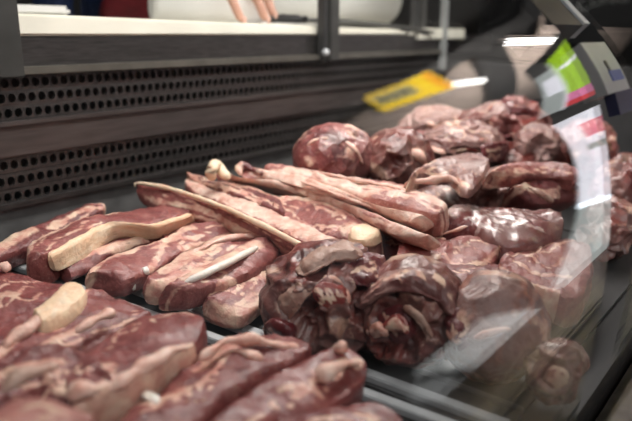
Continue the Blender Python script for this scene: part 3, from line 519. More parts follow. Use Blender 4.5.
{'k': 's', 'name': 'meat_strip', 'label': 'small lean strip end beside the rounded orange fat end', 'cat': 'meat strip', 'A': [[0.7103, 0.4492, -0.2371], [0.6806, 0.401, -0.2399], [0.6742, 0.3667, -0.242]], 'B': [[0.6813, 0.4424, -0.2425], [0.6559, 0.3999, -0.245], [0.6592, 0.3675, -0.247]], 't': 0.03, 'mat': 'dark', 'fat': [], 'cam': 0.003, 'kids': [], 'noise': 1.0, 'group': 'long meat strips beside the back wall'},
{'k': 'l', 'name': 'meat_round', 'label': 'dark knobbly meat round with an open red hollow, left of the three front rounds', 'cat': 'roast', 'c': [0.486, 0.3496, -0.241], 'r': (0.062, 0.056, 0.05), 'mat': 'round', 'rot': (0, 0, 0), 'seed': 1, 'amp': 0.85, 'kids': [('s', 'flap', 'fatdull', [[0.4487, 0.3597, -0.1974], [0.4711, 0.3462, -0.1885], [0.4938, 0.3323, -0.1897]], [[0.4357, 0.3464, -0.2007], [0.4546, 0.3305, -0.1921], [0.4752, 0.3154, -0.1928]], 0.01, 'pale membrane flap'), ('s', 'flap', 'darklean', [[0.4785, 0.3149, -0.195], [0.5168, 0.3156, -0.2016], [0.5283, 0.3052, -0.2232]], [[0.4581, 0.304, -0.2107], [0.4769, 0.2955, -0.2147], [0.4974, 0.2889, -0.2342]], 0.01, 'dark flap'), ('s', 'flap', 'fatdull', [[0.4361, 0.3833, -0.2564], [0.4252, 0.3625, -0.2263], [0.4344, 0.3455, -0.2089]], [[0.4249, 0.3684, -0.2587], [0.4198, 0.3457, -0.2286], [0.4294, 0.3333, -0.2137]], 0.01, 'pale flap'), ('s', 'red_fold', 'lean', [[0.4329, 0.3332, -0.2109], [0.4429, 0.3217, -0.2072], [0.4505, 0.3084, -0.2127]], [[0.4282, 0.3228, -0.2213], [0.4338, 0.3124, -0.2249], [0.4453, 0.3014, -0.2261]], 0.01, 'bright red fold'), ('t', 'fat_fold', 'fatpink', [[0.4449, 0.3299, -0.208], [0.4526, 0.3202, -0.2081], [0.4543, 0.3106, -0.2157], [0.4485, 0.3075, -0.228]], 0.006, 0.005, 'cream fold'), ('s', 'dark_flap', 'darklean', [[0.4349, 0.3821, -0.2588], [0.4212, 0.3605, -0.2433], [0.4209, 0.3405, -0.2441]], [[0.4349, 0.3744, -0.2669], [0.4368, 0.3698, -0.2721], [0.4252, 0.3415, -0.2607]], 0.012, 'dark lean flap')], 'group': 'big meat rounds at the front', 'cut': [([0.4252, 0.3392, -0.2377], 0.018, 0.022), ([0.4604, 0.2996, -0.2319], 0.018, 0.018), ([0.4498, 0.3379, -0.2018], 0.012, 0.01)]},
{'k': 'l', 'name': 'meat_round', 'label': 'middle front meat round with a pale flap folded over a red hollow', 'cat': 'roast', 'c': [0.5104, 0.2719, -0.2477], 'r': (0.054, 0.05, 0.048), 'mat': 'round', 'rot': (0, 0, 0), 'seed': 5, 'amp': 0.5, 'kids': [('s', 'flap', 'membrane', [[0.4791, 0.3052, -0.2179], [0.4876, 0.2827, -0.201], [0.5031, 0.2537, -0.1992], [0.5104, 0.2305, -0.2143]], [[0.4603, 0.3037, -0.2287], [0.4641, 0.2695, -0.2077], [0.4785, 0.2404, -0.2077], [0.4845, 0.2222, -0.2252]], 0.012, 'grey pink flap folded over'), ('s', 'red_fold', 'darklean', [[0.4672, 0.286, -0.2353], [0.4696, 0.2702, -0.2256], [0.472, 0.2561, -0.2276]], [[0.4593, 0.2802, -0.2502], [0.4602, 0.2615, -0.2541], [0.4653, 0.2481, -0.2451]], 0.01, 'red muscle'), ('s', 'fat_fold', 'fatdull', [[0.4675, 0.256, -0.2211], [0.47, 0.2434, -0.2289], [0.4737, 0.234, -0.2455]], [[0.464, 0.2578, -0.2251], [0.4661, 0.2459, -0.2329], [0.4697, 0.2376, -0.2478]], 0.005, 'pale fat ridge'), ('s', 'fat_knob', 'fatpink', [[0.4569, 0.2926, -0.2509], [0.4537, 0.2796, -0.2399], [0.4529, 0.2704, -0.2411]], [[0.4561, 0.2885, -0.2567], [0.4527, 0.2765, -0.2499], [0.4525, 0.2688, -0.2487]], 0.006, 'pink fat knob'), ('s', 'fat_fold', 'lean', [[0.4563, 0.2749, -0.2392], [0.4592, 0.2637, -0.2315], [0.4603, 0.2553, -0.2352]], [[0.4535, 0.2721, -0.2456], [0.455, 0.2605, -0.2429], [0.4578, 0.2517, -0.2453]], 0.006, 'red fold')], 'group': 'big meat rounds at the front', 'cut': [([0.4595, 0.2604, -0.2362], 0.026, 0.014), ([0.4797, 0.2311, -0.2428], 0.012, 0.01)]},
{'k': 'l', 'name': 'meat_round', 'label': 'smooth greyish meat round, rightmost of the three front rounds', 'cat': 'roast', 'c': [0.5312, 0.2049, -0.2517], 'r': (0.05, 0.047, 0.05), 'mat': 'roundgrey', 'rot': (0, 0, 0), 'seed': 9, 'amp': 0.35, 'kids': [('s', 'flap', 'darklean', [[0.4921, 0.234, -0.2366], [0.495, 0.2264, -0.2222], [0.488, 0.2116, -0.2236]], [[0.4802, 0.2268, -0.2524], [0.4758, 0.2123, -0.2506], [0.4766, 0.2012, -0.2397]], 0.01, 'dark lean flap'), ('s', 'fat_fold', 'fatpink', [[0.4789, 0.2048, -0.2429], [0.4838, 0.1908, -0.2332], [0.4935, 0.1769, -0.2292]], [[0.4786, 0.2005, -0.2473], [0.4835, 0.1865, -0.2394], [0.4942, 0.1732, -0.2341]], 0.006, 'pink fat line')], 'group': 'big meat rounds at the front', 'cut': None},
{'k': 'l', 'name': 'shank_end', 'label': 'red shank end with a pale skin fold at the foot of the curved glass', 'cat': 'meat', 'c': [0.5223, 0.1446, -0.2723], 'r': (0.03, 0.024, 0.03), 'mat': 'round', 'rot': (0, 0, 0), 'seed': 14, 'amp': 0.6, 'kids': [('t', 'skin_fold', 'fatdull', [[0.5048, 0.162, -0.2613], [0.5106, 0.1521, -0.2463], [0.515, 0.1376, -0.2446], [0.525, 0.1253, -0.2546]], 0.006, 0.006, 'pale skin fold'), ('s', 'red_fold', 'lean', [[0.4946, 0.1462, -0.2609], [0.4998, 0.139, -0.2538], [0.5045, 0.1291, -0.2578]], [[0.4924, 0.1429, -0.2712], [0.4949, 0.1349, -0.2731], [0.5011, 0.1279, -0.2682]], 0.008, 'red lean centre')], 'group': None, 'cut': [([0.4958, 0.137, -0.2619], 0.017, 0.01)]},
{'k': 'l', 'name': 'meat_round', 'label': 'reddish ball of meat, left one of the two against the back wall', 'cat': 'roast', 'c': [0.7889, 0.5635, -0.1752], 'r': (0.066, 0.055, 0.048), 'mat': 'roundred', 'rot': (0, 0, 0), 'seed': 21, 'amp': 0.35, 'kids': [('t', 'fat_streak', 'fatpink', [[0.7644, 0.5274, -0.1437], [0.7726, 0.5142, -0.1576], [0.7806, 0.509, -0.1766]], 0.007, 0.005, 'pink fat streak'), ('t', 'rim', 'fatpink', [[0.7249, 0.5764, -0.1716], [0.7374, 0.5647, -0.1452], [0.7516, 0.544, -0.1395]], 0.004, 0.003, 'thin pink rim')], 'group': None, 'cut': None},
{'k': 'l', 'name': 'meat_round', 'label': 'grey and pink ball of meat, right one of the two against the back wall', 'cat': 'roast', 'c': [0.8646, 0.5011, -0.1869], 'r': (0.06, 0.055, 0.052), 'mat': 'round', 'rot': (0, 0, 0), 'seed': 26, 'amp': 0.45, 'kids': [('t', 'fat_streak', 'fatpink', [[0.8384, 0.462, -0.1582], [0.8479, 0.4504, -0.1728], [0.8546, 0.4469, -0.1881]], 0.012, 0.008, 'pink fat streak'), ('t', 'rim', 'fatdull', [[0.8068, 0.5157, -0.1843], [0.8174, 0.5094, -0.1558], [0.8329, 0.4823, -0.1465]], 0.004, 0.003, 'thin pale rim')], 'group': None, 'cut': [([0.8107, 0.4778, -0.1805], 0.02, 0.012)]},
{'k': 's', 'name': 'folded_chop', 'label': 'chop folded like a tent with an orange fat rim over a dark hollow', 'cat': 'chop', 'A': [[0.7371, 0.4049, -0.1697], [0.8328, 0.4206, -0.1688], [0.9015, 0.4138, -0.1692], [0.9172, 0.374, -0.1716]], 'B': [[0.7096, 0.3974, -0.1832], [0.759, 0.399, -0.1831], [0.7934, 0.382, -0.1841], [0.7535, 0.3378, -0.1867], [0.786, 0.3337, -0.187]], 't': 0.012, 'mat': 'membrane', 'fat': [([[0.707, 0.396, -0.1812], [0.7456, 0.3919, -0.1798], [0.7793, 0.3752, -0.1808], [0.7647, 0.3429, -0.187]], 0.005)], 'cam': 0.006, 'kids': [('t', 'fat_rim', 'fatpink', [[0.7385, 0.4103, -0.1994], [0.7307, 0.4079, -0.1845], [0.7417, 0.39, -0.1776], [0.7754, 0.3734, -0.1786], [0.7731, 0.3552, -0.1837], [0.7877, 0.3529, -0.1978]], 0.005, 0.006, 'orange fat rim')], 'noise': 1.0, 'group': 'chops heaped at the far end'},
{'k': 's', 'name': 'chop', 'label': 'dark lean slice lying in the hollow under the folded chop', 'cat': 'chop', 'A': [[0.8068, 0.4485, -0.2121], [0.8614, 0.4428, -0.2124], [0.89, 0.4168, -0.214], [0.8662, 0.379, -0.2163]], 'B': [[0.8175, 0.444, -0.2324], [0.8226, 0.412, -0.2343], [0.8507, 0.3919, -0.2355], [0.8871, 0.378, -0.2363]], 't': 0.03, 'mat': 'membrane', 'fat': [], 'cam': 0.003, 'kids': [], 'noise': 1.0, 'group': 'chops heaped at the far end'},
{'k': 'l', 'name': 'curled_chop', 'label': 'curled chop with a pale pink rim arching over a grey core', 'cat': 'chop', 'c': [0.9237, 0.3652, -0.2251], 'r': (0.045, 0.035, 0.035), 'mat': 'membrane', 'rot': (0, 0, 0), 'seed': 71, 'amp': 0.6, 'kids': [('t', 'fat_rim', 'fatpink', [[0.8866, 0.3794, -0.2113], [0.8943, 0.3624, -0.1987], [0.9012, 0.3441, -0.2033], [0.905, 0.3343, -0.2172], [0.907, 0.3338, -0.2336]], 0.006, 0.005, 'pale pink rim')], 'group': 'chops heaped at the far end', 'cut': [([0.8801, 0.3579, -0.2202], 0.017, 0.016)]},
{'k': 's', 'name': 'chop', 'label': 'flat oval chop with a white fat line along its near edge', 'cat': 'chop', 'A': [[0.779, 0.3237, -0.1716], [0.8641, 0.336, -0.1708], [0.9207, 0.3193, -0.1718], [0.9422, 0.2842, -0.1739], [0.8994, 0.2443, -0.1763]], 'B': [[0.823, 0.3376, -0.1847], [0.8727, 0.3145, -0.1861], [0.9058, 0.2848, -0.1879], [0.9088, 0.2457, -0.1903]], 't': 0.02, 'mat': 'beef', 'fat': [([[0.796, 0.3306, -0.1779], [0.847, 0.3053, -0.1793], [0.8808, 0.2771, -0.1814], [0.8915, 0.2386, -0.185]], 0.004), ([[0.8051, 0.3345, -0.1773], [0.8784, 0.3415, -0.1751]], 0.003)], 'cam': 0.003, 'kids': [], 'noise': 1.0, 'group': 'chops heaped at the far end'},
{'k': 's', 'name': 'chop', 'label': 'dark red chop sagging below the flat oval chop', 'cat': 'chop', 'A': [[0.835, 0.3091, -0.1925], [0.886, 0.305, -0.1927], [0.9135, 0.28, -0.1942], [0.9137, 0.2439, -0.1964]], 'B': [[0.8616, 0.3145, -0.2201], [0.8628, 0.2874, -0.2218], [0.9042, 0.2676, -0.2229], [0.9531, 0.2553, -0.2237]], 't': 0.035, 'mat': 'dark', 'fat': [([[0.8669, 0.2975, -0.1994], [0.8901, 0.2842, -0.2129], [0.9064, 0.2742, -0.2173]], 0.004), ([[0.8474, 0.3096, -0.1947], [0.8622, 0.2993, -0.1892]], 0.006)], 'cam': 0.003, 'kids': [('t', 'bone', 'fatdull', [[0.8496, 0.2957, -0.1933], [0.8475, 0.2774, -0.1984], [0.8606, 0.2651, -0.2111]], 0.006, 0.005, 'pale bone edge')], 'noise': 1.0, 'group': 'chops heaped at the far end'},
{'k': 's', 'name': 'wrapped_steak', 'label': 'glossy dark steak under clear film with a grey bulb at its left', 'cat': 'steak', 'A': [[0.7183, 0.3485, -0.2141], [0.7829, 0.3638, -0.2132], [0.7934, 0.3351, -0.2149], [0.824, 0.2936, -0.2174], [0.8518, 0.2486, -0.2201]], 'B': [[0.7153, 0.342, -0.2325], [0.7342, 0.318, -0.2339], [0.7168, 0.2753, -0.2365], [0.7426, 0.2493, -0.238], [0.8009, 0.2308, -0.2392]], 't': 0.045, 'mat': 'film', 'fat': [([[0.7357, 0.3514, -0.2209], [0.7683, 0.3538, -0.2153], [0.7696, 0.3378, -0.2183]], 0.012), ([[0.7239, 0.3162, -0.2299], [0.7588, 0.293, -0.2289], [0.78, 0.2509, -0.234]], 0.003)], 'cam': 0.008, 'kids': [('t', 'fat_streak', 'fatpink', [[0.6872, 0.3348, -0.2269], [0.6928, 0.3213, -0.2197], [0.7034, 0.3102, -0.2154]], 0.006, 0.004, 'white fat streak')], 'noise': 1.0, 'group': None},
{'k': 's', 'name': 'chop', 'label': 'oval chop with orange specks, in front of the film-wrapped steak', 'cat': 'chop', 'A': [[0.6774, 0.3295, -0.2332], [0.7164, 0.3254, -0.2335], [0.735, 0.3017, -0.2349], [0.711, 0.2717, -0.2367]], 'B': [[0.6391, 0.3216, -0.2477], [0.6446, 0.2905, -0.2496], [0.6859, 0.2734, -0.2506], [0.7257, 0.2779, -0.2503]], 't': 0.035, 'mat': 'beef', 'fat': [([[0.6387, 0.3142, -0.246], [0.65, 0.2906, -0.25], [0.6831, 0.2723, -0.2496]], 0.005)], 'cam': 0.003, 'kids': [], 'noise': 1.0, 'group': None},
{'k': 's', 'name': 'chop', 'label': 'small pink chop between the stubby strips and the oval chop', 'cat': 'chop', 'A': [[0.6307, 0.3608, -0.2334], [0.6882, 0.3668, -0.233], [0.7009, 0.3439, -0.2344], [0.6759, 0.3198, -0.2358]], 'B': [[0.6158, 0.3569, -0.2416], [0.6162, 0.3305, -0.2432], [0.6295, 0.3168, -0.244], [0.6635, 0.3169, -0.244]], 't': 0.035, 'mat': 'beef', 'fat': [([[0.6187, 0.3535, -0.2394], [0.6265, 0.3326, -0.2418], [0.653, 0.3192, -0.2416]], 0.004), ([[0.6818, 0.3539, -0.234], [0.69, 0.3384, -0.2356]], 0.004)], 'cam': 0.003, 'kids': [], 'noise': 1.0, 'group': None},
{'k': 's', 'name': 'beef_steak', 'label': 'wide marbled steak behind the smooth greyish round, next to the glass', 'cat': 'steak', 'A': [[0.6836, 0.2636, -0.2432], [0.7461, 0.2646, -0.2431], [0.8047, 0.2461, -0.2442], [0.8525, 0.2091, -0.2465]], 'B': [[0.6705, 0.2612, -0.2483], [0.6645, 0.2308, -0.2502], [0.6468, 0.1928, -0.2524], [0.6501, 0.1545, -0.2547]], 't': 0.035, 'mat': 'beef', 'fat': [([[0.6978, 0.2493, -0.2465], [0.6847, 0.2164, -0.2495], [0.6919, 0.1868, -0.2518]], 0.003), ([[0.6747, 0.2574, -0.2464], [0.6626, 0.2247, -0.2494], [0.6487, 0.1874, -0.2528]], 0.004)], 'cam': 0.003, 'kids': [], 'noise': 1.3, 'group': None},
{'k': 's', 'name': 'beef_steak', 'label': 'thin dark steak showing between the middle and rightmost front rounds', 'cat': 'steak', 'A': [[0.6071, 0.3631, -0.2452], [0.6463, 0.3406, -0.2466], [0.6575, 0.3026, -0.2488], [0.7002, 0.2675, -0.251]], 'B': [[0.5782, 0.3393, -0.2466], [0.5921, 0.3052, -0.2487], [0.6057, 0.272, -0.2507], [0.6484, 0.2462, -0.2522]], 't': 0.036, 'mat': 'dark', 'fat': [], 'cam': 0.003, 'kids': [], 'noise': 1.0, 'group': None},
{'k': 'l', 'name': 'meat_lump', 'label': 'large ragged red joint on top of the far heap', 'cat': 'meat', 'c': [1.2499, 0.4939, -0.1694], 'r': (0.105, 0.075, 0.045), 'mat': 'roundred', 'rot': (0, 0, 0), 'seed': 33, 'amp': 1.2, 'kids': [('s', 'flap', 'membrane', [[1.1816, 0.5519, -0.1522], [1.1878, 0.5161, -0.1292], [1.2193, 0.4886, -0.1204]], [[1.1422, 0.5237, -0.168], [1.1463, 0.4807, -0.1463], [1.1781, 0.4572, -0.133]], 0.012, None), ('s', 'flap', 'darklean', [[1.212, 0.4855, -0.1196], [1.2886, 0.4706, -0.1217], [1.3016, 0.4316, -0.1437]], [[1.1773, 0.4564, -0.1313], [1.2166, 0.4298, -0.1339], [1.2998, 0.4157, -0.1631]], 0.012, 'dark lean flap'), ('s', 'flap', 'lean', [[1.1767, 0.4358, -0.149], [1.2311, 0.4156, -0.1496], [1.292, 0.4156, -0.1768]], [[1.1674, 0.4359, -0.178], [1.219, 0.4146, -0.1828], [1.277, 0.4209, -0.1948]], 0.012, 'red flap'), ('t', 'fat_streak', 'fatpink', [[1.1502, 0.5, -0.1558], [1.1592, 0.4813, -0.148], [1.1578, 0.4609, -0.1607]], 0.012, 0.008, 'pink fat streak'), ('t', 'dark_fold', 'darklean', [[1.153, 0.4726, -0.1811], [1.1702, 0.4461, -0.1753], [1.1886, 0.4359, -0.1584]], 0.01, 0.008, 'dark fold')], 'group': 'chops heaped at the far end', 'cut': [([1.1713, 0.4497, -0.183], 0.03, 0.02), ([1.1463, 0.4842, -0.165], 0.02, 0.012)]},
{'k': 'l', 'name': 'meat_lump', 'label': 'pale pink joint at the rear left of the far heap', 'cat': 'meat', 'c': [1.2275, 0.6321, -0.1861], 'r': (0.09, 0.06, 0.04), 'mat': 'membrane', 'rot': (0, 0, 0), 'seed': 37, 'amp': 1.1, 'kids': [('s', 'flap', 'membrane', [[1.1707, 0.6676, -0.1581], [1.229, 0.6515, -0.1421], [1.2331, 0.5987, -0.1464]], [[1.1359, 0.6588, -0.1929], [1.1482, 0.6056, -0.1614], [1.2021, 0.5738, -0.1613]], 0.012, None), ('s', 'flap', 'fatdull', [[1.1318, 0.634, -0.2012], [1.1469, 0.5909, -0.1814], [1.2112, 0.5638, -0.1934]], [[1.1754, 0.6502, -0.225], [1.1633, 0.5952, -0.2118], [1.2506, 0.5851, -0.2191]], 0.01, 'dull pale flap'), ('t', 'fat_streak', 'fatpink', [[1.1571, 0.6224, -0.1621], [1.1679, 0.5954, -0.1688], [1.2111, 0.5731, -0.1873]], 0.011, 0.007, 'cream fat streak'), ('t', 'fat_tip', 'fatpink', [[1.2148, 0.5804, -0.1666], [1.2381, 0.5736, -0.1784]], 0.01, 0.008, 'orange fat tip')], 'group': 'chops heaped at the far end', 'cut': [([1.1737, 0.5863, -0.1959], 0.025, 0.012)]},
{'k': 'l', 'name': 'meat_lump', 'label': 'grey pink joint draped across the middle of the far heap', 'cat': 'meat', 'c': [1.0744, 0.4939, -0.1894], 'r': (0.1, 0.06, 0.035), 'mat': 'membrane', 'rot': (0, 0, 0), 'seed': 41, 'amp': 1.0, 'kids': [('s', 'flap', 'membrane', [[0.9936, 0.519, -0.1648], [1.0258, 0.4854, -0.151], [1.0799, 0.4414, -0.1619]], [[0.9734, 0.522, -0.1895], [0.9907, 0.4594, -0.1693], [1.0643, 0.426, -0.179]], 0.012, None), ('s', 'flap', 'darklean', [[1.0252, 0.4362, -0.1731], [1.11, 0.4301, -0.1775], [1.1227, 0.4321, -0.1976]], [[1.0184, 0.4365, -0.1959], [1.1105, 0.437, -0.2085], [1.1065, 0.436, -0.2085]], 0.012, 'dark lean flap'), ('t', 'fat_streak', 'lean', [[0.9884, 0.4661, -0.1819], [1.0075, 0.4524, -0.1798], [1.029, 0.4407, -0.1864]], 0.008, 0.006, 'red streak'), ('t', 'fat_streak', 'fatpink', [[0.9821, 0.5079, -0.1787], [0.9781, 0.4784, -0.1867]], 0.008, 0.006, 'cream streak')], 'group': 'chops heaped at the far end', 'cut': [([1.024, 0.4463, -0.2013], 0.03, 0.015)]},
{'k': 'l', 'name': 'curled_chop', 'label': 'far chop curled up with a pale ring of fat beside the white reflection', 'cat': 'chop', 'c': [1.1741, 0.3916, -0.1905], 'r': (0.055, 0.04, 0.034), 'mat': 'membrane', 'rot': (0, 0, 0), 'seed': 73, 'amp': 0.6, 'kids': [], 'group': 'chops heaped at the far end', 'cut': [([1.1257, 0.3735, -0.1859], 0.028, 0.022)]},
{'k': 'l', 'name': 'meat_lump', 'label': 'brownish joint at the far right of the heap, close to the glass', 'cat': 'meat', 'c': [1.2422, 0.3413, -0.2035], 'r': (0.09, 0.06, 0.05), 'mat': 'round', 'rot': (0, 0, 0), 'seed': 47, 'amp': 1.1, 'kids': [], 'group': 'chops heaped at the far end', 'cut': None},
{'k': 'l', 'name': 'meat_lump', 'label': 'dark joint filling the foot of the heap below the red joint', 'cat': 'meat', 'c': [1.2041, 0.4168, -0.234], 'r': (0.1, 0.06, 0.05), 'mat': 'round', 'rot': (0, 0, 0), 'seed': 53, 'amp': 1.0, 'kids': [], 'group': 'chops heaped at the far end', 'cut': None},
{'k': 'l', 'name': 'meat_lump', 'label': 'reddish joint between the grey ball and the draped joint', 'cat': 'meat', 'c': [1.0456, 0.5494, -0.216], 'r': (0.06, 0.05, 0.045), 'mat': 'roundred', 'rot': (0, 0, 0), 'seed': 57, 'amp': 1.0, 'kids': [], 'group': 'chops heaped at the far end', 'cut': None},
{'k': 'l', 'name': 'meat_lump', 'label': 'dark joint seen beyond the edge of the curved glass', 'cat': 'meat', 'c': [1.1467, 0.2339, -0.245], 'r': (0.11, 0.045, 0.06), 'mat': 'round', 'rot': (0, 0, 0), 'seed': 61, 'amp': 1.0, 'kids': [], 'group': None, 'cut': None},
{'k': 'l', 'name': 'meat_lump', 'label': 'low brown joint beyond the glass edge, nearest the front panel', 'cat': 'meat', 'c': [0.9517, 0.2156, -0.2661], 'r': (0.08, 0.035, 0.035), 'mat': 'round', 'rot': (0, 0, 0), 'seed': 63, 'amp': 1.0, 'kids': [], 'group': None, 'cut': None},
{'k': 's', 'name': 'thick_steak', 'label': 'dark red steak at the left edge of the photo, behind the cream-tipped steak', 'cat': 'steak', 'A': [[0.2296, 0.5765, -0.2284], [0.3011, 0.625, -0.2255], [0.314, 0.6116, -0.2263], [0.3189, 0.5846, -0.2279], [0.33, 0.5519, -0.2299]], 'B': [[0.1802, 0.4538, -0.2318], [0.2279, 0.4756, -0.2305], [0.2686, 0.4997, -0.229], [0.3027, 0.5153, -0.2281], [0.332, 0.5194, -0.2278]], 't': 0.04, 'mat': 'deep', 'fat': [([[0.2665, 0.5634, -0.2281], [0.2802, 0.5465, -0.2284]], 0.006)], 'cam': 0.003, 'kids': [('t', 'pink_knob', 'fatpink', [[0.3029, 0.6237, -0.2216], [0.3101, 0.617, -0.216], [0.308, 0.6109, -0.2223]], 0.009, 0.008, 'pink knob at the edge')], 'noise': 1.0, 'group': 'thick steaks in the near tray'},
{'k': 's', 'name': 'thick_steak', 'label': 'fatty steak with a big cream tip pointing at the tray rail', 'cat': 'steak', 'A': [[0.2008, 0.4515, -0.2259], [0.2667, 0.4835, -0.224], [0.298, 0.5009, -0.2229], [0.3268, 0.5079, -0.2225]], 'B': [[0.1939, 0.4144, -0.2381], [0.2374, 0.4245, -0.2375], [0.2763, 0.4288, -0.2373], [0.3144, 0.4376, -0.2367], [0.3479, 0.4436, -0.2364], [0.3472, 0.4872, -0.2338]], 't': 0.04, 'mat': 'chuck', 'fat': [([[0.2075, 0.451, -0.2285], [0.2643, 0.4798, -0.2257], [0.2943, 0.4955, -0.2241], [0.3218, 0.504, -0.2239]], 0.005), ([[0.2417, 0.4438, -0.2322], [0.2783, 0.4537, -0.2323], [0.3107, 0.4592, -0.2331]], 0.003)], 'cam': 0.003, 'kids': [('t', 'fat_ridge', 'fatpink', [[0.221, 0.4584, -0.2235], [0.2402, 0.4635, -0.2192], [0.2667, 0.4749, -0.2165]], 0.007, 0.006, 'pink fat ridge'), ('s', 'cream_tip', 'rind', [[0.2597, 0.4816, -0.2141], [0.2874, 0.4975, -0.2131], [0.3122, 0.512, -0.2123], [0.3173, 0.5001, -0.213]], [[0.2534, 0.4572, -0.2156], [0.2766, 0.4635, -0.2152], [0.2973, 0.4723, -0.2147], [0.3113, 0.4813, -0.2141]], 0.02, 'big cream fat tip'), ('t', 'fat_ridge', 'fatpink', [[0.2667, 0.4346, -0.2209], [0.2889, 0.4403, -0.2186], [0.3096, 0.4468, -0.2222]], 0.007, 0.006, 'pink fat ridge')], 'noise': 1.0, 'group': 'thick steaks in the near tray'},
{'k': 's', 'name': 'thick_steak', 'label': 'large smooth steak with an orange fat edge over a dark gap', 'cat': 'steak', 'A': [[0.2212, 0.3838, -0.222], [0.2666, 0.4028, -0.2208], [0.2972, 0.4132, -0.2202], [0.3206, 0.4115, -0.2203], [0.3449, 0.3908, -0.2215], [0.3437, 0.3732, -0.2226]], 'B': [[0.1994, 0.3371, -0.2228], [0.2307, 0.3421, -0.2225], [0.2528, 0.3395, -0.2226], [0.2829, 0.3462, -0.2222], [0.3043, 0.3467, -0.2222], [0.3281, 0.3535, -0.2218]], 't': 0.045, 'mat': 'deep', 'fat': [([[0.2014, 0.338, -0.2227], [0.2323, 0.3443, -0.2225], [0.2545, 0.3417, -0.2226], [0.2851, 0.3488, -0.2224], [0.3057, 0.3482, -0.2224]], 0.006), ([[0.2307, 0.3749, -0.2217], [0.2413, 0.362, -0.222]], 0.008)], 'cam': 0.003, 'kids': [('t', 'fat_edge', 'fatpink', [[0.229, 0.3454, -0.2243], [0.2471, 0.3426, -0.2204], [0.2646, 0.3433, -0.2184], [0.2829, 0.3459, -0.2182], [0.3033, 0.3478, -0.2221]], 0.006, 0.005, 'orange fat edge')], 'noise': 0.8, 'group': 'thick steaks in the near tray'},
{'k': 's', 'name': 'thick_steak', 'label': 'ragged steak with a shiny white gristle patch, right of the smooth steak', 'cat': 'steak', 'A': [[0.2143, 0.328, -0.2393], [0.2575, 0.3366, -0.2388], [0.2976, 0.347, -0.2382], [0.3281, 0.3534, -0.2378], [0.3586, 0.3593, -0.2374], [0.3775, 0.3413, -0.2385], [0.3886, 0.2989, -0.2411]], 'B': [[0.217, 0.3009, -0.2369], [0.2524, 0.2913, -0.2375], [0.2923, 0.2949, -0.2373], [0.3336, 0.2964, -0.2372], [0.3747, 0.2863, -0.2378]], 't': 0.044, 'mat': 'chuck', 'fat': [([[0.3005, 0.3331, -0.2381], [0.3285, 0.3407, -0.2383], [0.3513, 0.3391, -0.2384], [0.3702, 0.3055, -0.2384]], 0.006), ([[0.2491, 0.3263, -0.2379], [0.2698, 0.3201, -0.238]], 0.006)], 'cam': 0.003, 'kids': [('t', 'gristle', 'fatpink', [[0.3308, 0.3385, -0.2327], [0.3355, 0.3209, -0.2317], [0.3399, 0.3058, -0.2347]], 0.005, 0.004, 'shiny white gristle'), ('t', 'gristle', 'bone', [[0.2548, 0.3403, -0.2366], [0.2532, 0.327, -0.2364], [0.2542, 0.3205, -0.2398]], 0.0045, 0.003, 'white gristle strip'), ('t', 'fat_ridge', 'fatpink', [[0.2999, 0.3339, -0.227], [0.3255, 0.3349, -0.2229], [0.3474, 0.3214, -0.2257], [0.3712, 0.2963, -0.2352]], 0.006, 0.006, 'pink fat ridge')], 'noise': 1.0, 'group': 'thick steaks in the near tray'},
{'k': 's', 'name': 'thick_steak', 'label': 'lean steak with a white fat cap at its right end by the rails', 'cat': 'steak', 'A': [[0.2343, 0.2695, -0.2308], [0.2815, 0.2768, -0.2304], [0.3228, 0.2794, -0.2302], [0.3594, 0.2746, -0.2305], [0.3882, 0.2657, -0.2311], [0.3823, 0.2383, -0.2327]], 'B': [[0.2512, 0.251, -0.2419], [0.2841, 0.2434, -0.2424], [0.3166, 0.2362, -0.2428], [0.3414, 0.2331, -0.243], [0.3741, 0.2354, -0.2429]], 't': 0.046, 'mat': 'deep', 'fat': [([[0.3443, 0.2586, -0.2343], [0.3647, 0.2538, -0.2351], [0.3748, 0.2464, -0.237]], 0.005), ([[0.3085, 0.2638, -0.2339], [0.3284, 0.2535, -0.2364], [0.3279, 0.2446, -0.2392]], 0.003)], 'cam': 0.003, 'kids': [('t', 'fat_cap', 'fatpink', [[0.3351, 0.2517, -0.2319], [0.3445, 0.2482, -0.2271], [0.3595, 0.2459, -0.2272], [0.3764, 0.2458, -0.2343]], 0.008, 0.006, 'white fat cap'), ('t', 'fat_nub', 'fatpink', [[0.3781, 0.2707, -0.2328], [0.3736, 0.2593, -0.2234], [0.3754, 0.2552, -0.2197]], 0.006, 0.006, 'pointed fat nub')], 'noise': 0.9, 'group': 'thick steaks in the near tray'},
{'k': 's', 'name': 'thick_steak', 'label': 'dull red steak cut off by the bottom of the photo, beside the rails', 'cat': 'steak', 'A': [[0.2631, 0.2496, -0.238], [0.3031, 0.2423, -0.2385], [0.3299, 0.2293, -0.2392], [0.3456, 0.2115, -0.2403], [0.3435, 0.1878, -0.2417]], 'B': [[0.2479, 0.2205, -0.2458], [0.2732, 0.1964, -0.2472], [0.3015, 0.1856, -0.2479], [0.3352, 0.1829, -0.248]], 't': 0.044, 'mat': 'deep', 'fat': [([[0.3254, 0.2102, -0.2419], [0.3278, 0.2024, -0.2431]], 0.005)], 'cam': 0.003, 'kids': [], 'noise': 1.0, 'group': 'thick steaks in the near tray'},
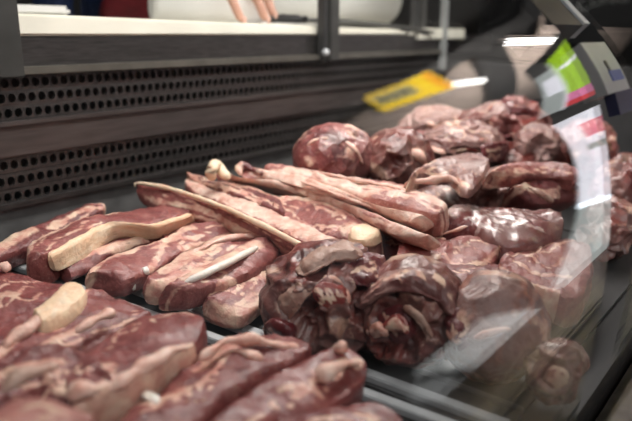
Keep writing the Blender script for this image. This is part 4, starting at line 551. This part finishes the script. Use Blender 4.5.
{'k': 's', 'name': 'thick_steak', 'label': 'pale pink smooth slab in the bottom left corner', 'cat': 'steak', 'A': [[0.1303, 0.3205, -0.1958], [0.1553, 0.3308, -0.1952], [0.1706, 0.3252, -0.1955], [0.1787, 0.3072, -0.1966], [0.177, 0.2812, -0.1981]], 'B': [[0.1144, 0.285, -0.2019], [0.1306, 0.2712, -0.2027], [0.1484, 0.2666, -0.203], [0.1711, 0.2685, -0.2029]], 't': 0.04, 'mat': 'pale', 'fat': [], 'cam': 0.01, 'kids': [], 'noise': 0.6, 'group': 'thick steaks in the near tray'},
{'k': 's', 'name': 'thick_steak', 'label': 'messy fat-streaked steak just above the pale pink slab', 'cat': 'steak', 'A': [[0.1638, 0.4007, -0.215], [0.2068, 0.4196, -0.2138], [0.2332, 0.4136, -0.2142], [0.2448, 0.3901, -0.2156], [0.2396, 0.3515, -0.2179]], 'B': [[0.1526, 0.3677, -0.2229], [0.1718, 0.3699, -0.2228], [0.1976, 0.3601, -0.2234], [0.2194, 0.3457, -0.2243], [0.2351, 0.3421, -0.2245]], 't': 0.05, 'mat': 'chuck', 'fat': [([[0.1839, 0.4031, -0.2164], [0.2059, 0.3995, -0.2161], [0.2255, 0.3896, -0.2167]], 0.004), ([[0.2073, 0.3619, -0.2215], [0.2251, 0.3556, -0.2217]], 0.004)], 'cam': 0.003, 'kids': [('t', 'fat_ridge', 'fatdull', [[0.1774, 0.3774, -0.2104], [0.1951, 0.3754, -0.2065], [0.2162, 0.3758, -0.2085]], 0.007, 0.005, 'pale fat ridge'), ('t', 'fat_lump', 'fatpink', [[0.2053, 0.3509, -0.2139], [0.2138, 0.3433, -0.2124], [0.2219, 0.3421, -0.2185]], 0.009, 0.006, 'orange fat lump')], 'noise': 1.6, 'group': 'thick steaks in the near tray'}
]
for idx, q in enumerate(MEAT):
    if q['k'] == 's':
        me = slab_mesh(q['name'], q['A'], q['B'], q['t'], q['fat'], q['cam'], q['noise'], idx+1)
    else:
        me = lump_mesh(q['name'], q['c'], q['r'], q['seed'], q['amp'], q['cut'] or ())
    o = link(q['name'], me, MM[q['mat']]); tag(o, q['label'], q['cat'], q['group'])
    for kk, k in enumerate(q['kids']):
        if k[0] == 't': sf = k[2] in ('fatpink', 'fatdull', 'lean', 'darklean', 'seam') or k[1] == 'cream_tip' and idx > 40; me = tube_mesh(k[1], k[3], k[4]*(.85 if sf else 1), k[5]*(.8 if sf else 1), idx*3+kk, 18, .45 if sf else .14, True, None, sf); lab = k[6]
        else: me = slab_mesh(k[1], k[3], k[4], k[5], (), .002, 1.6 if k[1] == 'flap' else .7, idx*3+kk+.5, .004); lab = k[6]
        ch = link(k[1], me, KM[k[2]], o)
        if lab: ch['label'] = lab

# ------------------------------------------------------------------ on the ledge behind
bm = bmesh.new(); q_ = [bm.verts.new(p) for p in ((.30, .81, -.003), (1.44, .81, -.003), (1.44, 1.19, -.003), (.30, 1.19, -.003), (.30, .81, .027), (1.44, .81, .0075), (1.44, 1.19, .0075), (.30, 1.19, .027))]
for f in ((0, 3, 2, 1), (4, 5, 6, 7), (0, 1, 5, 4), (1, 2, 6, 5), (2, 3, 7, 6), (3, 0, 4, 7)): bm.faces.new([q_[i] for i in f])
o = bm_link('cutting_board', bm, [M['board'], M['board_edge']], None, False, .003); tag(o, 'long white cutting board with a stained edge on the back ledge', 'cutting board')
for p in o.data.polygons:
    if p.normal.y < -.5 and p.center.z < .015: p.material_index = 0
o = boxo('cutting_board', (1.47, 1.72, .80, 1.06, -.014, .012), M['board']); tag(o, 'short cream board beyond the end of the long white board', 'cutting board')
o = boxo('food_tub', (.40, .665, 1.00, 1.16, .0262, .043), M['paper'], None, .006); tag(o, 'low white tub at the far left behind the board', 'tub')
def lathe_x(name, p, q, prof, mat, parent, ns=40, rough=.0):
    p, q = Vector(p), Vector(q); d = (q-p); L = d.length; d.normalize(); s = d.cross(Vector((0, 0, 1))).normalized(); u = s.cross(d); vs = []; fs = []
    for i, (t, r) in enumerate(prof):
        for k in range(ns):
            a = 2*math.pi*k/ns; c_ = p+d*L*t; g = 1+rough*mn.noise(Vector((k*.3, t*6, i*.1)))
            vs.append(c_+(s*math.cos(a)+u*math.sin(a))*r*g)
        if i:
            for k in range(ns): fs.append(((i-1)*ns+k, (i-1)*ns+(k+1) % ns, i*ns+(k+1) % ns, i*ns+k))
    me = mesh(name, vs, fs); bm = bmesh.new(); bm.from_mesh(me); bmesh.ops.recalc_face_normals(bm, faces=bm.faces); bm.to_mesh(me); bm.free()
    return link(name, me, mat, parent)
e = empty('paper_roll', (1.3, 1.05, .02), 'thick white paper roll with a dark hollow core, right of the post', 'paper roll')
lathe_x('roll', (1.12, 1.05, .093), (1.66, 1.03, .093), [(0, .022), (0, .068), (.004, .072), (.996, .072), (1, .068), (1, .026), (.5, .024), (0, .022)], M['paper'], e)
lathe_x('core', (1.13, 1.05, .093), (1.662, 1.03, .093), [(0, .018), (0, .0225), (1, .0255), (1, .021), (.5, .018), (0, .018)], M['core'], e)
e = empty('paper_roll', (.9, .93, .02), 'white paper roll lying on the board under the hand', 'paper roll')
lathe_x('roll', (.835, 1.01, .064), (1.005, .90, .052), [(0, .010), (.0, .034), (.012, .043), (.06, .048), (.5, .045), (.95, .040), (1, .036), (1, .014), (.5, .012), (0, .010)], M['paper'], e, 40, .08)
lathe_x('core', (.85, 1.0, .063), (1.006, .8996, .052), [(0, .007), (0, .010), (1, .0135), (1, .010), (.5, .008), (0, .007)], M['core'], e)
o = boxo('paper_sheet', (.96, 1.16, .845, .90, .0165, .0185), M['paper'], None, 0); tag(o, 'small white paper sheet on the board under the black handle', 'paper')
e = empty('sharpening_steel', (1.25, .85, .02), 'long steel rod with a black handle lying over the board edge', 'sharpening steel')
link('handle', tube_mesh('handle', [(1.0, .875, .026), (1.03, .872, .028), (1.07, .868, .028), (1.10, .865, .027)], .009, .0085, 1, 14, .05), M['black'], e)
link('guard', tube_mesh('guard', [(1.098, .85, .028), (1.102, .88, .026)], .006, .007, 1, 12, 0), M['black'], e)
link('rod', tube_mesh('rod', [(1.10, .865, .027), (1.3, .83, .020), (1.53, .79, .002)], .0055, .0055, 2, 14, 0), M['post'], e)
link('end_cap', tube_mesh('end_cap', [(.985, .877, .024), (1.0, .876, .026)], .011, .011, 1, 14, 0), M['paper'], e)

# ------------------------------------------------------------------ the butcher behind the counter
def butcher():
    V = Vector
    J = dict(pelvis=(.985, 1.60, -.20), spine=(.985, 1.595, .02), chest=(.985, 1.59, .22), neck0=(.985, 1.58, .37), neck=(.985, 1.565, .43), head=(.985, 1.54, .52), crown=(.985, 1.545, .59),
             shR=(.80, 1.585, .32), elR=(.755, 1.60, .04), wrR=(.80, 1.50, -.17), haR=(.83, 1.47, -.24),
             shL=(1.17, 1.585, .32), elL=(1.20, 1.33, .17), wrL=(1.02, 1.05, .155), haL=(.955, .985, .125),
             hipR=(.895, 1.60, -.26), knR=(.89, 1.585, -.66), anR=(.885, 1.61, -1.02), toR=(.88, 1.47, -1.065),
             hipL=(1.075, 1.60, -.26), knL=(1.08, 1.585, -.66), anL=(1.085, 1.61, -1.02), toL=(1.09, 1.47, -1.065))
    R = dict(pelvis=(.145, .11), spine=(.14, .105), chest=(.155, .115), neck0=(.06, .06), neck=(.055, .058), head=(.078, .092), crown=(.06, .072), shR=(.062, .062), elR=(.045, .045), wrR=(.03, .03), haR=(.035, .022), shL=(.062, .062), elL=(.045, .045), wrL=(.029, .026), haL=(.038, .02),
             hipR=(.085, .085), knR=(.058, .058), anR=(.042, .042), toR=(.042, .03), hipL=(.085, .085), knL=(.058, .058), anL=(.042, .042), toL=(.042, .03))
    E = [('pelvis', 'spine'), ('spine', 'chest'), ('chest', 'neck0'), ('neck0', 'neck'), ('neck', 'head'), ('head', 'crown'), ('chest', 'shR'), ('shR', 'elR'), ('elR', 'wrR'), ('wrR', 'haR'), ('chest', 'shL'), ('shL', 'elL'), ('elL', 'wrL'), ('wrL', 'haL'),
         ('pelvis', 'hipR'), ('hipR', 'knR'), ('knR', 'anR'), ('anR', 'toR'), ('pelvis', 'hipL'), ('hipL', 'knL'), ('knL', 'anL'), ('anL', 'toL')]
    J = {k: (v if k in ('elL', 'wrL', 'haL') else (v[0]+.115, v[1]-.21, v[2])) for k, v in J.items()}
    J['elL'] = (1.31, 1.16, .13); J['wrL'] = (1.04, 1.04, .152)
    K = list(J); me = bpy.data.meshes.new('person'); me.from_pydata([J[k] for k in K], [(K.index(a), K.index(b)) for a, b in E], [])
    o = bpy.data.objects.new('person_rig', me); C.objects.link(o)
    m = o.modifiers.new('skin', 'SKIN'); s = o.modifiers.new('sub', 'SUBSURF'); s.levels = 2; s.render_levels = 2
    for k, sv in zip(K, me.skin_vertices[0].data): sv.radius = R[k]; sv.use_root = (k == 'pelvis')
    dg = bpy.context.evaluated_depsgraph_get(); bm = bmesh.new(); bm.from_mesh(bpy.data.meshes.new_from_object(o.evaluated_get(dg))); bpy.data.objects.remove(o)
    def chain(pts, rad):
        me2 = tube_mesh('f', pts, 1, 1, 0, 14, 0, False); P = crom(pts, len(me2.vertices)//14); n = len(P)
        for i in range(n):
            t = i/(n-1)*(len(rad)-1); a = int(min(t, len(rad)-2)); r = rad[a]+(rad[a+1]-rad[a])*(t-a)
            if i > n-5: r *= math.sqrt(max(.05, 1-((i-(n-5))/4)**2))
            for k in range(14):
                v = me2.vertices[i*14+k]; v.co = P[i]+(v.co-P[i])*r
        bm.from_mesh(me2)
    # palm and the five fingers of the left hand resting over the paper roll
    chain([(1.00, 1.03, .150), (.965, .985, .135), (.945, .945, .118)], [.030, .033, .028])
    chain([(.975, 1.0, .135), (.93, .965, .122), (.905, .935, .115)], [.022, .022, .018])
    FG = [('index', [(.968, .945, .124), (.985, .905, .104), (.997, .872, .066), (1.000, .856, .030)], .0095), ('middle', [(.945, .94, .124), (.950, .895, .108), (.960, .862, .060), (.970, .848, .020)], .010),
          ('ring', [(.918, .938, .120), (.898, .895, .104), (.897, .866, .060), (.910, .852, .018)], .0094), ('little', [(.896, .945, .114), (.862, .915, .108), (.842, .90, .098), (.828, .893, .082)], .008),
          ('thumb', [(.99, .985, .128), (1.02, .95, .116), (1.032, .92, .098), (1.034, .905, .078)], .0105)]
    for nm, pts, r in FG: chain(pts, [r*1.12, r*1.0, r*1.05, r*.95, r*.9])
    for k, (dx, dz) in enumerate(((-.03, 0), (-.012, -.012), (.006, -.012), (.022, -.006))):   # right hand, relaxed
        b = V((.945+dx, 1.265, -.235)); chain([b, b+V((.004, -.012, -.035)), b+V((.008, -.008, -.065+dz)), b+V((.008, .006, -.085+dz))], [.0095, .009, .0085, .007])
    chain([(.93, 1.28, -.19), (.915, 1.245, -.215), (.92, 1.23, -.25)], [.012, .0105, .009])
    chain([(1.10, 1.265, .535), (1.10, 1.235, .515), (1.10, 1.222, .497)], [.012, .014, .013])   # nose
    for s in (-1, 1): chain([(.985+.115+s*.074, 1.34, .545), (.985+.115+s*.086, 1.35, .525), (.985+.115+s*.078, 1.345, .492)], [.012, .013, .01])   # ears
    me = bpy.data.meshes.new('person'); bm.to_mesh(me); bm.free()
    o = bpy.data.objects.new('person_rig', me); C.objects.link(o)
    r = o.modifiers.new('remesh', 'REMESH'); r.mode = 'VOXEL'; r.voxel_size = .0048
    sm = o.modifiers.new('smooth', 'SMOOTH'); sm.iterations = 3; sm.factor = .5
    dg = bpy.context.evaluated_depsgraph_get(); me = bpy.data.meshes.new_from_object(o.evaluated_get(dg)); bpy.data.objects.remove(o); me.name = 'person'; me.materials.clear()
    for p in me.polygons:
        c = p.center; i = 1
        if c.z > .395: i = 0
        elif c.y < 1.08 and c.z > 0: i = 0
        elif c.z < -.155 and c.x < .967 and c.y < 1.33 and c.z > -.36: i = 0
        elif c.z < -.24: i = 2
        if c.z < -1.0: i = 3
        p.material_index = i
    o = link('person', me, [M['skin'], M['denim'], M['trouser'], M['black']])
    tag(o, 'person in a blue jacket and red apron with one hand over a paper roll', 'person')
    # apron: a bib wrapped on the front of the body
    vs = []; fs = []; nu, nv = 28, 40
    for j in range(nv+1):
        z = .26-.86*j/nv
        hw = .105 if z > .16 else .105+(.155-.105)*min(1, (.16-z)/.10)
        for i in range(nu+1):
            a = (i/nu*2-1); x = 1.10+a*hw+.006*mn.noise(V((a*4, z*5, 1)))
            y = 1.382-.128*math.sqrt(max(0, 1-(a*hw/.172)**2))-(.012 if z > 0 else .012+.03*min(1, -z*4))+.006*mn.noise(V((a*5, z*3, 0)))
            vs.append((x, y, z))
    for j in range(nv):
        for i in range(nu): fs.append((j*(nu+1)+i, j*(nu+1)+i+1, (j+1)*(nu+1)+i+1, (j+1)*(nu+1)+i))
    me = mesh('apron', vs, fs); bm = bmesh.new(); bm.from_mesh(me); bmesh.ops.solidify(bm, geom=bm.faces[:], thickness=.004); bm.to_mesh(me); bm.free()
    link('apron', me, M['apron'], o)
    bm = bmesh.new(); bmesh.ops.create_icosphere(bm, subdivisions=4, radius=1)
    for v in list(bm.verts):
        n = v.co.copy(); v.co = V((1.10+n.x*.093, 1.343+n.y*.108, .555+n.z*.095)); v.co += n*.006*mn.noise(n*9)
    bmesh.ops.delete(bm, geom=[v for v in bm.verts if v.co.y < 1.29 and v.co.z < .585 or v.co.z < .50], context='VERTS')
    bm_link('hair', bm, M['hair'], o, True)
    for s in (-1, 1):
        bm = bmesh.new(); bmesh.ops.create_uvsphere(bm, u_segments=14, v_segments=10, radius=.012, matrix=Matrix.Translation((.985+.115+s*.032, 1.252, .542))); e = bm_link('eye', bm, M['eye'], o, True)
        bm = bmesh.new(); bmesh.ops.create_uvsphere(bm, u_segments=12, v_segments=8, radius=.006, matrix=Matrix.Translation((.985+.115+s*.032, 1.2425, .542))); bm_link('iris', bm, M['iris'], e, True)
    link('mouth', tube_mesh('mouth', [(1.078, 1.252, .472), (1.10, 1.242, .470), (1.122, 1.252, .472)], .005, .006, 0, 12, 0), M['lip_red'], o)
    for nm, pts, r in FG[:3]:
        a, b = V(pts[2]), V(pts[3]); d = (b-a).normalized(); c_ = b-d*.004+V((0, -.0066, .0010))
        bm = bmesh.new(); bmesh.ops.create_uvsphere(bm, u_segments=12, v_segments=8, radius=1, matrix=Matrix.Translation(c_) @ Matrix.Diagonal((.0058, .0028, .0078, 1))); bm_link('fingernail', bm, M['nail'], o, True)
butcher()

# ------------------------------------------------------------------ shop signs the curved glass mirrors
def panel(name, c, u, v, w_, h_, mat, parent=None, off=0., th=.012, cx=0., cy=0.):
    """flat board: centre c (+cx,cy along u,v), unit axes u,v"""
    u, v = Vector(u).normalized(), Vector(v).normalized(); n = u.cross(v).normalized()
    if n.x > 0: n = -n
    c = Vector(c)+u*cx+v*cy+n*off; bm = bmesh.new(); q = [bm.verts.new(c+u*a*w_/2+v*b*h_/2+n*k*th/2) for k in (1, -1) for a, b in ((-1, -1), (1, -1), (1, 1), (-1, 1))]
    for f in ((0, 1, 2, 3), (7, 6, 5, 4), (0, 4, 5, 1), (1, 5, 6, 2), (2, 6, 7, 3), (3, 7, 4, 0)): bm.faces.new([q[i] for i in f])
    return bm_link(name, bm, mat, parent, False)
def rod(name, a, b, r, mat, parent): return link(name, tube_mesh(name, [a, b], r, r, 0, 10, 0, False), mat, parent)
# yellow lit sign
c = (3.0, -.68, 1.30); u = (0, .87, -.49); v = (0, .49, .87)
u = (0, .87, .49); u = (0, .87, -.49)
e = empty('lit_sign', (3.0, -.64, 1.0), 'yellow lit sign mirrored in the glass over the dark back wall', 'sign')
panel('yellow_field', c, u, v, .46, .27, M['lit_yellow'], e)
panel('olive_field', c, u, v, .27, .15, M['lit_olive'], e, .008, .004, -.07, .02)
panel('orange_edge', c, u, v, .05, .24, M['lit_orange'], e, .008, .004, .20, 0)
for k in range(5): panel('lettering', c, u, v, .022, .09, M['ink'], e, .012, .003, -.17+k*.05, .02)
panel('black_end', c, u, v, .06, .27, M['black'], e, 0, .014, -.26, 0)
for s in (-.15, .15): rod('hanger', (3.0, -.68+s, 1.38), (3.0, -.68+s, 1.8), .004, M['post'], e)
# slanted promotional sign: grey head, pale and lime fields, rose and red bands
u = Vector((0, 1, -.10)); v = Vector((0, .66, .75)); c = Vector((3.0, -.405, .53))
e = empty('promotional_sign', (3.0, -.385, .2), 'slanted lime, pink and white sign mirrored near the top of the glass edge', 'sign')
panel('backing', c, u, v, .40, .66, M['sign_grey'], e, -.006, .01, .05, .04)
panel('grey_head', c, u, v, .16, .12, M['sign_grey'], e, .006, .006, -.07, .30)
panel('pale_field', c, u, v, .125, .52, M['lit_grey'], e, .006, .006, -.072, -.02)
panel('white_photo', c, u, v, .09, .20, M['lit_white'], e, .011, .004, -.065, .06)
panel('lime_field', c, u, v, .22, .42, M['lit_lime'], e, .006, .006, .11, .10)
panel('white_band', c, u, v, .20, .022, M['lit_white'], e, .011, .004, .12, .19)
panel('rose_band', c, u, v, .22, .10, M['lit_rose'], e, .006, .006, .11, -.16)
panel('red_band', c, u, v, .22, .06, M['lit_red'], e, .006, .006, .11, -.24)
panel('divider', c, u, v, .008, .58, M['lit_white'], e, .010, .005, -.005, 0)
for s in (-.06, .06): rod('hanger', (3.0, -.16+s, .74), (3.0, -.16+s, 1.8), .004, M['post'], e)
# tall lit display totem standing on the shop floor
e = empty('display_totem', (3.05, -.54, -1.1), 'tall white lit display with a pink picture mirrored along the glass edge', 'display stand')
boxo('cabinet', (3.0, 3.2, -.72, -.46, -1.1, .20), M['white_front'], e)
u, v = (0, 1, 0), (0, 0, 1)
panel('lit_front', (2.99, -.59, -.17), u, v, .25, .74, M['lit_white'], e)
panel('picture', (2.983, -.555, .03), u, v, .15, .13, M['lit_pink'], e, 0, .004)
panel('picture_lower_band', (2.983, -.575, -.12), u, v, .14, .05, M['lit_grey'], e, 0, .004)  # pale grey band below the pink picture
panel('lower_front', (2.99, -.59, -.80), u, v, .24, .58, M['lit_grey'], e)
panel('black_cap', (2.99, -.60, .245), u, v, .34, .06, M['black'], e)
# foam crate on the shop floor
e = empty('foam_crate', (2.0, -.62, -1.1), 'white foam crate on the shop floor mirrored low in the glass', 'crate')
boxo('crate_body', (1.75, 2.25, -.80, -.48, -1.1, -.96), M['foam'], e, .01)
boxo('crate_lid', (1.735, 2.265, -.815, -.465, -.96, -.92), M['foam'], e, .01)
# black hanging banner with white letters, far beyond the case
e = empty('hanging_banner', (3.4, .62, .35), 'black hanging banner with white letters at the top right corner', 'banner')
boxo('cloth', (3.4, 3.42, .15, 1.5, -.05, 1.0), M['black'], e, 0)
def text(body, loc, size, mat, parent, rotx=0):
    cu = bpy.data.curves.new('lettering', 'FONT'); cu.body = body; cu.size = size; cu.extrude = .002; cu.align_x = 'CENTER'; cu.align_y = 'CENTER'
    o = bpy.data.objects.new('t', cu); C.objects.link(o); dg = bpy.context.evaluated_depsgraph_get()
    me = bpy.data.meshes.new_from_object(o.evaluated_get(dg)); bpy.data.objects.remove(o)
    me.transform(Matrix.Translation(loc) @ Matrix(((0, 0, -1, 0), (-1, 0, 0, 0), (0, 1, 0, 0), (0, 0, 0, 1))) @ Matrix.Rotation(rotx, 4, 'Z'))
    return link('lettering', me, mat, parent, False)
text('C', (3.393, .985, .127), .075, M['letter'], e, .4)
text('DNG', (3.393, .87, .155), .075, M['letter'], e, .1)
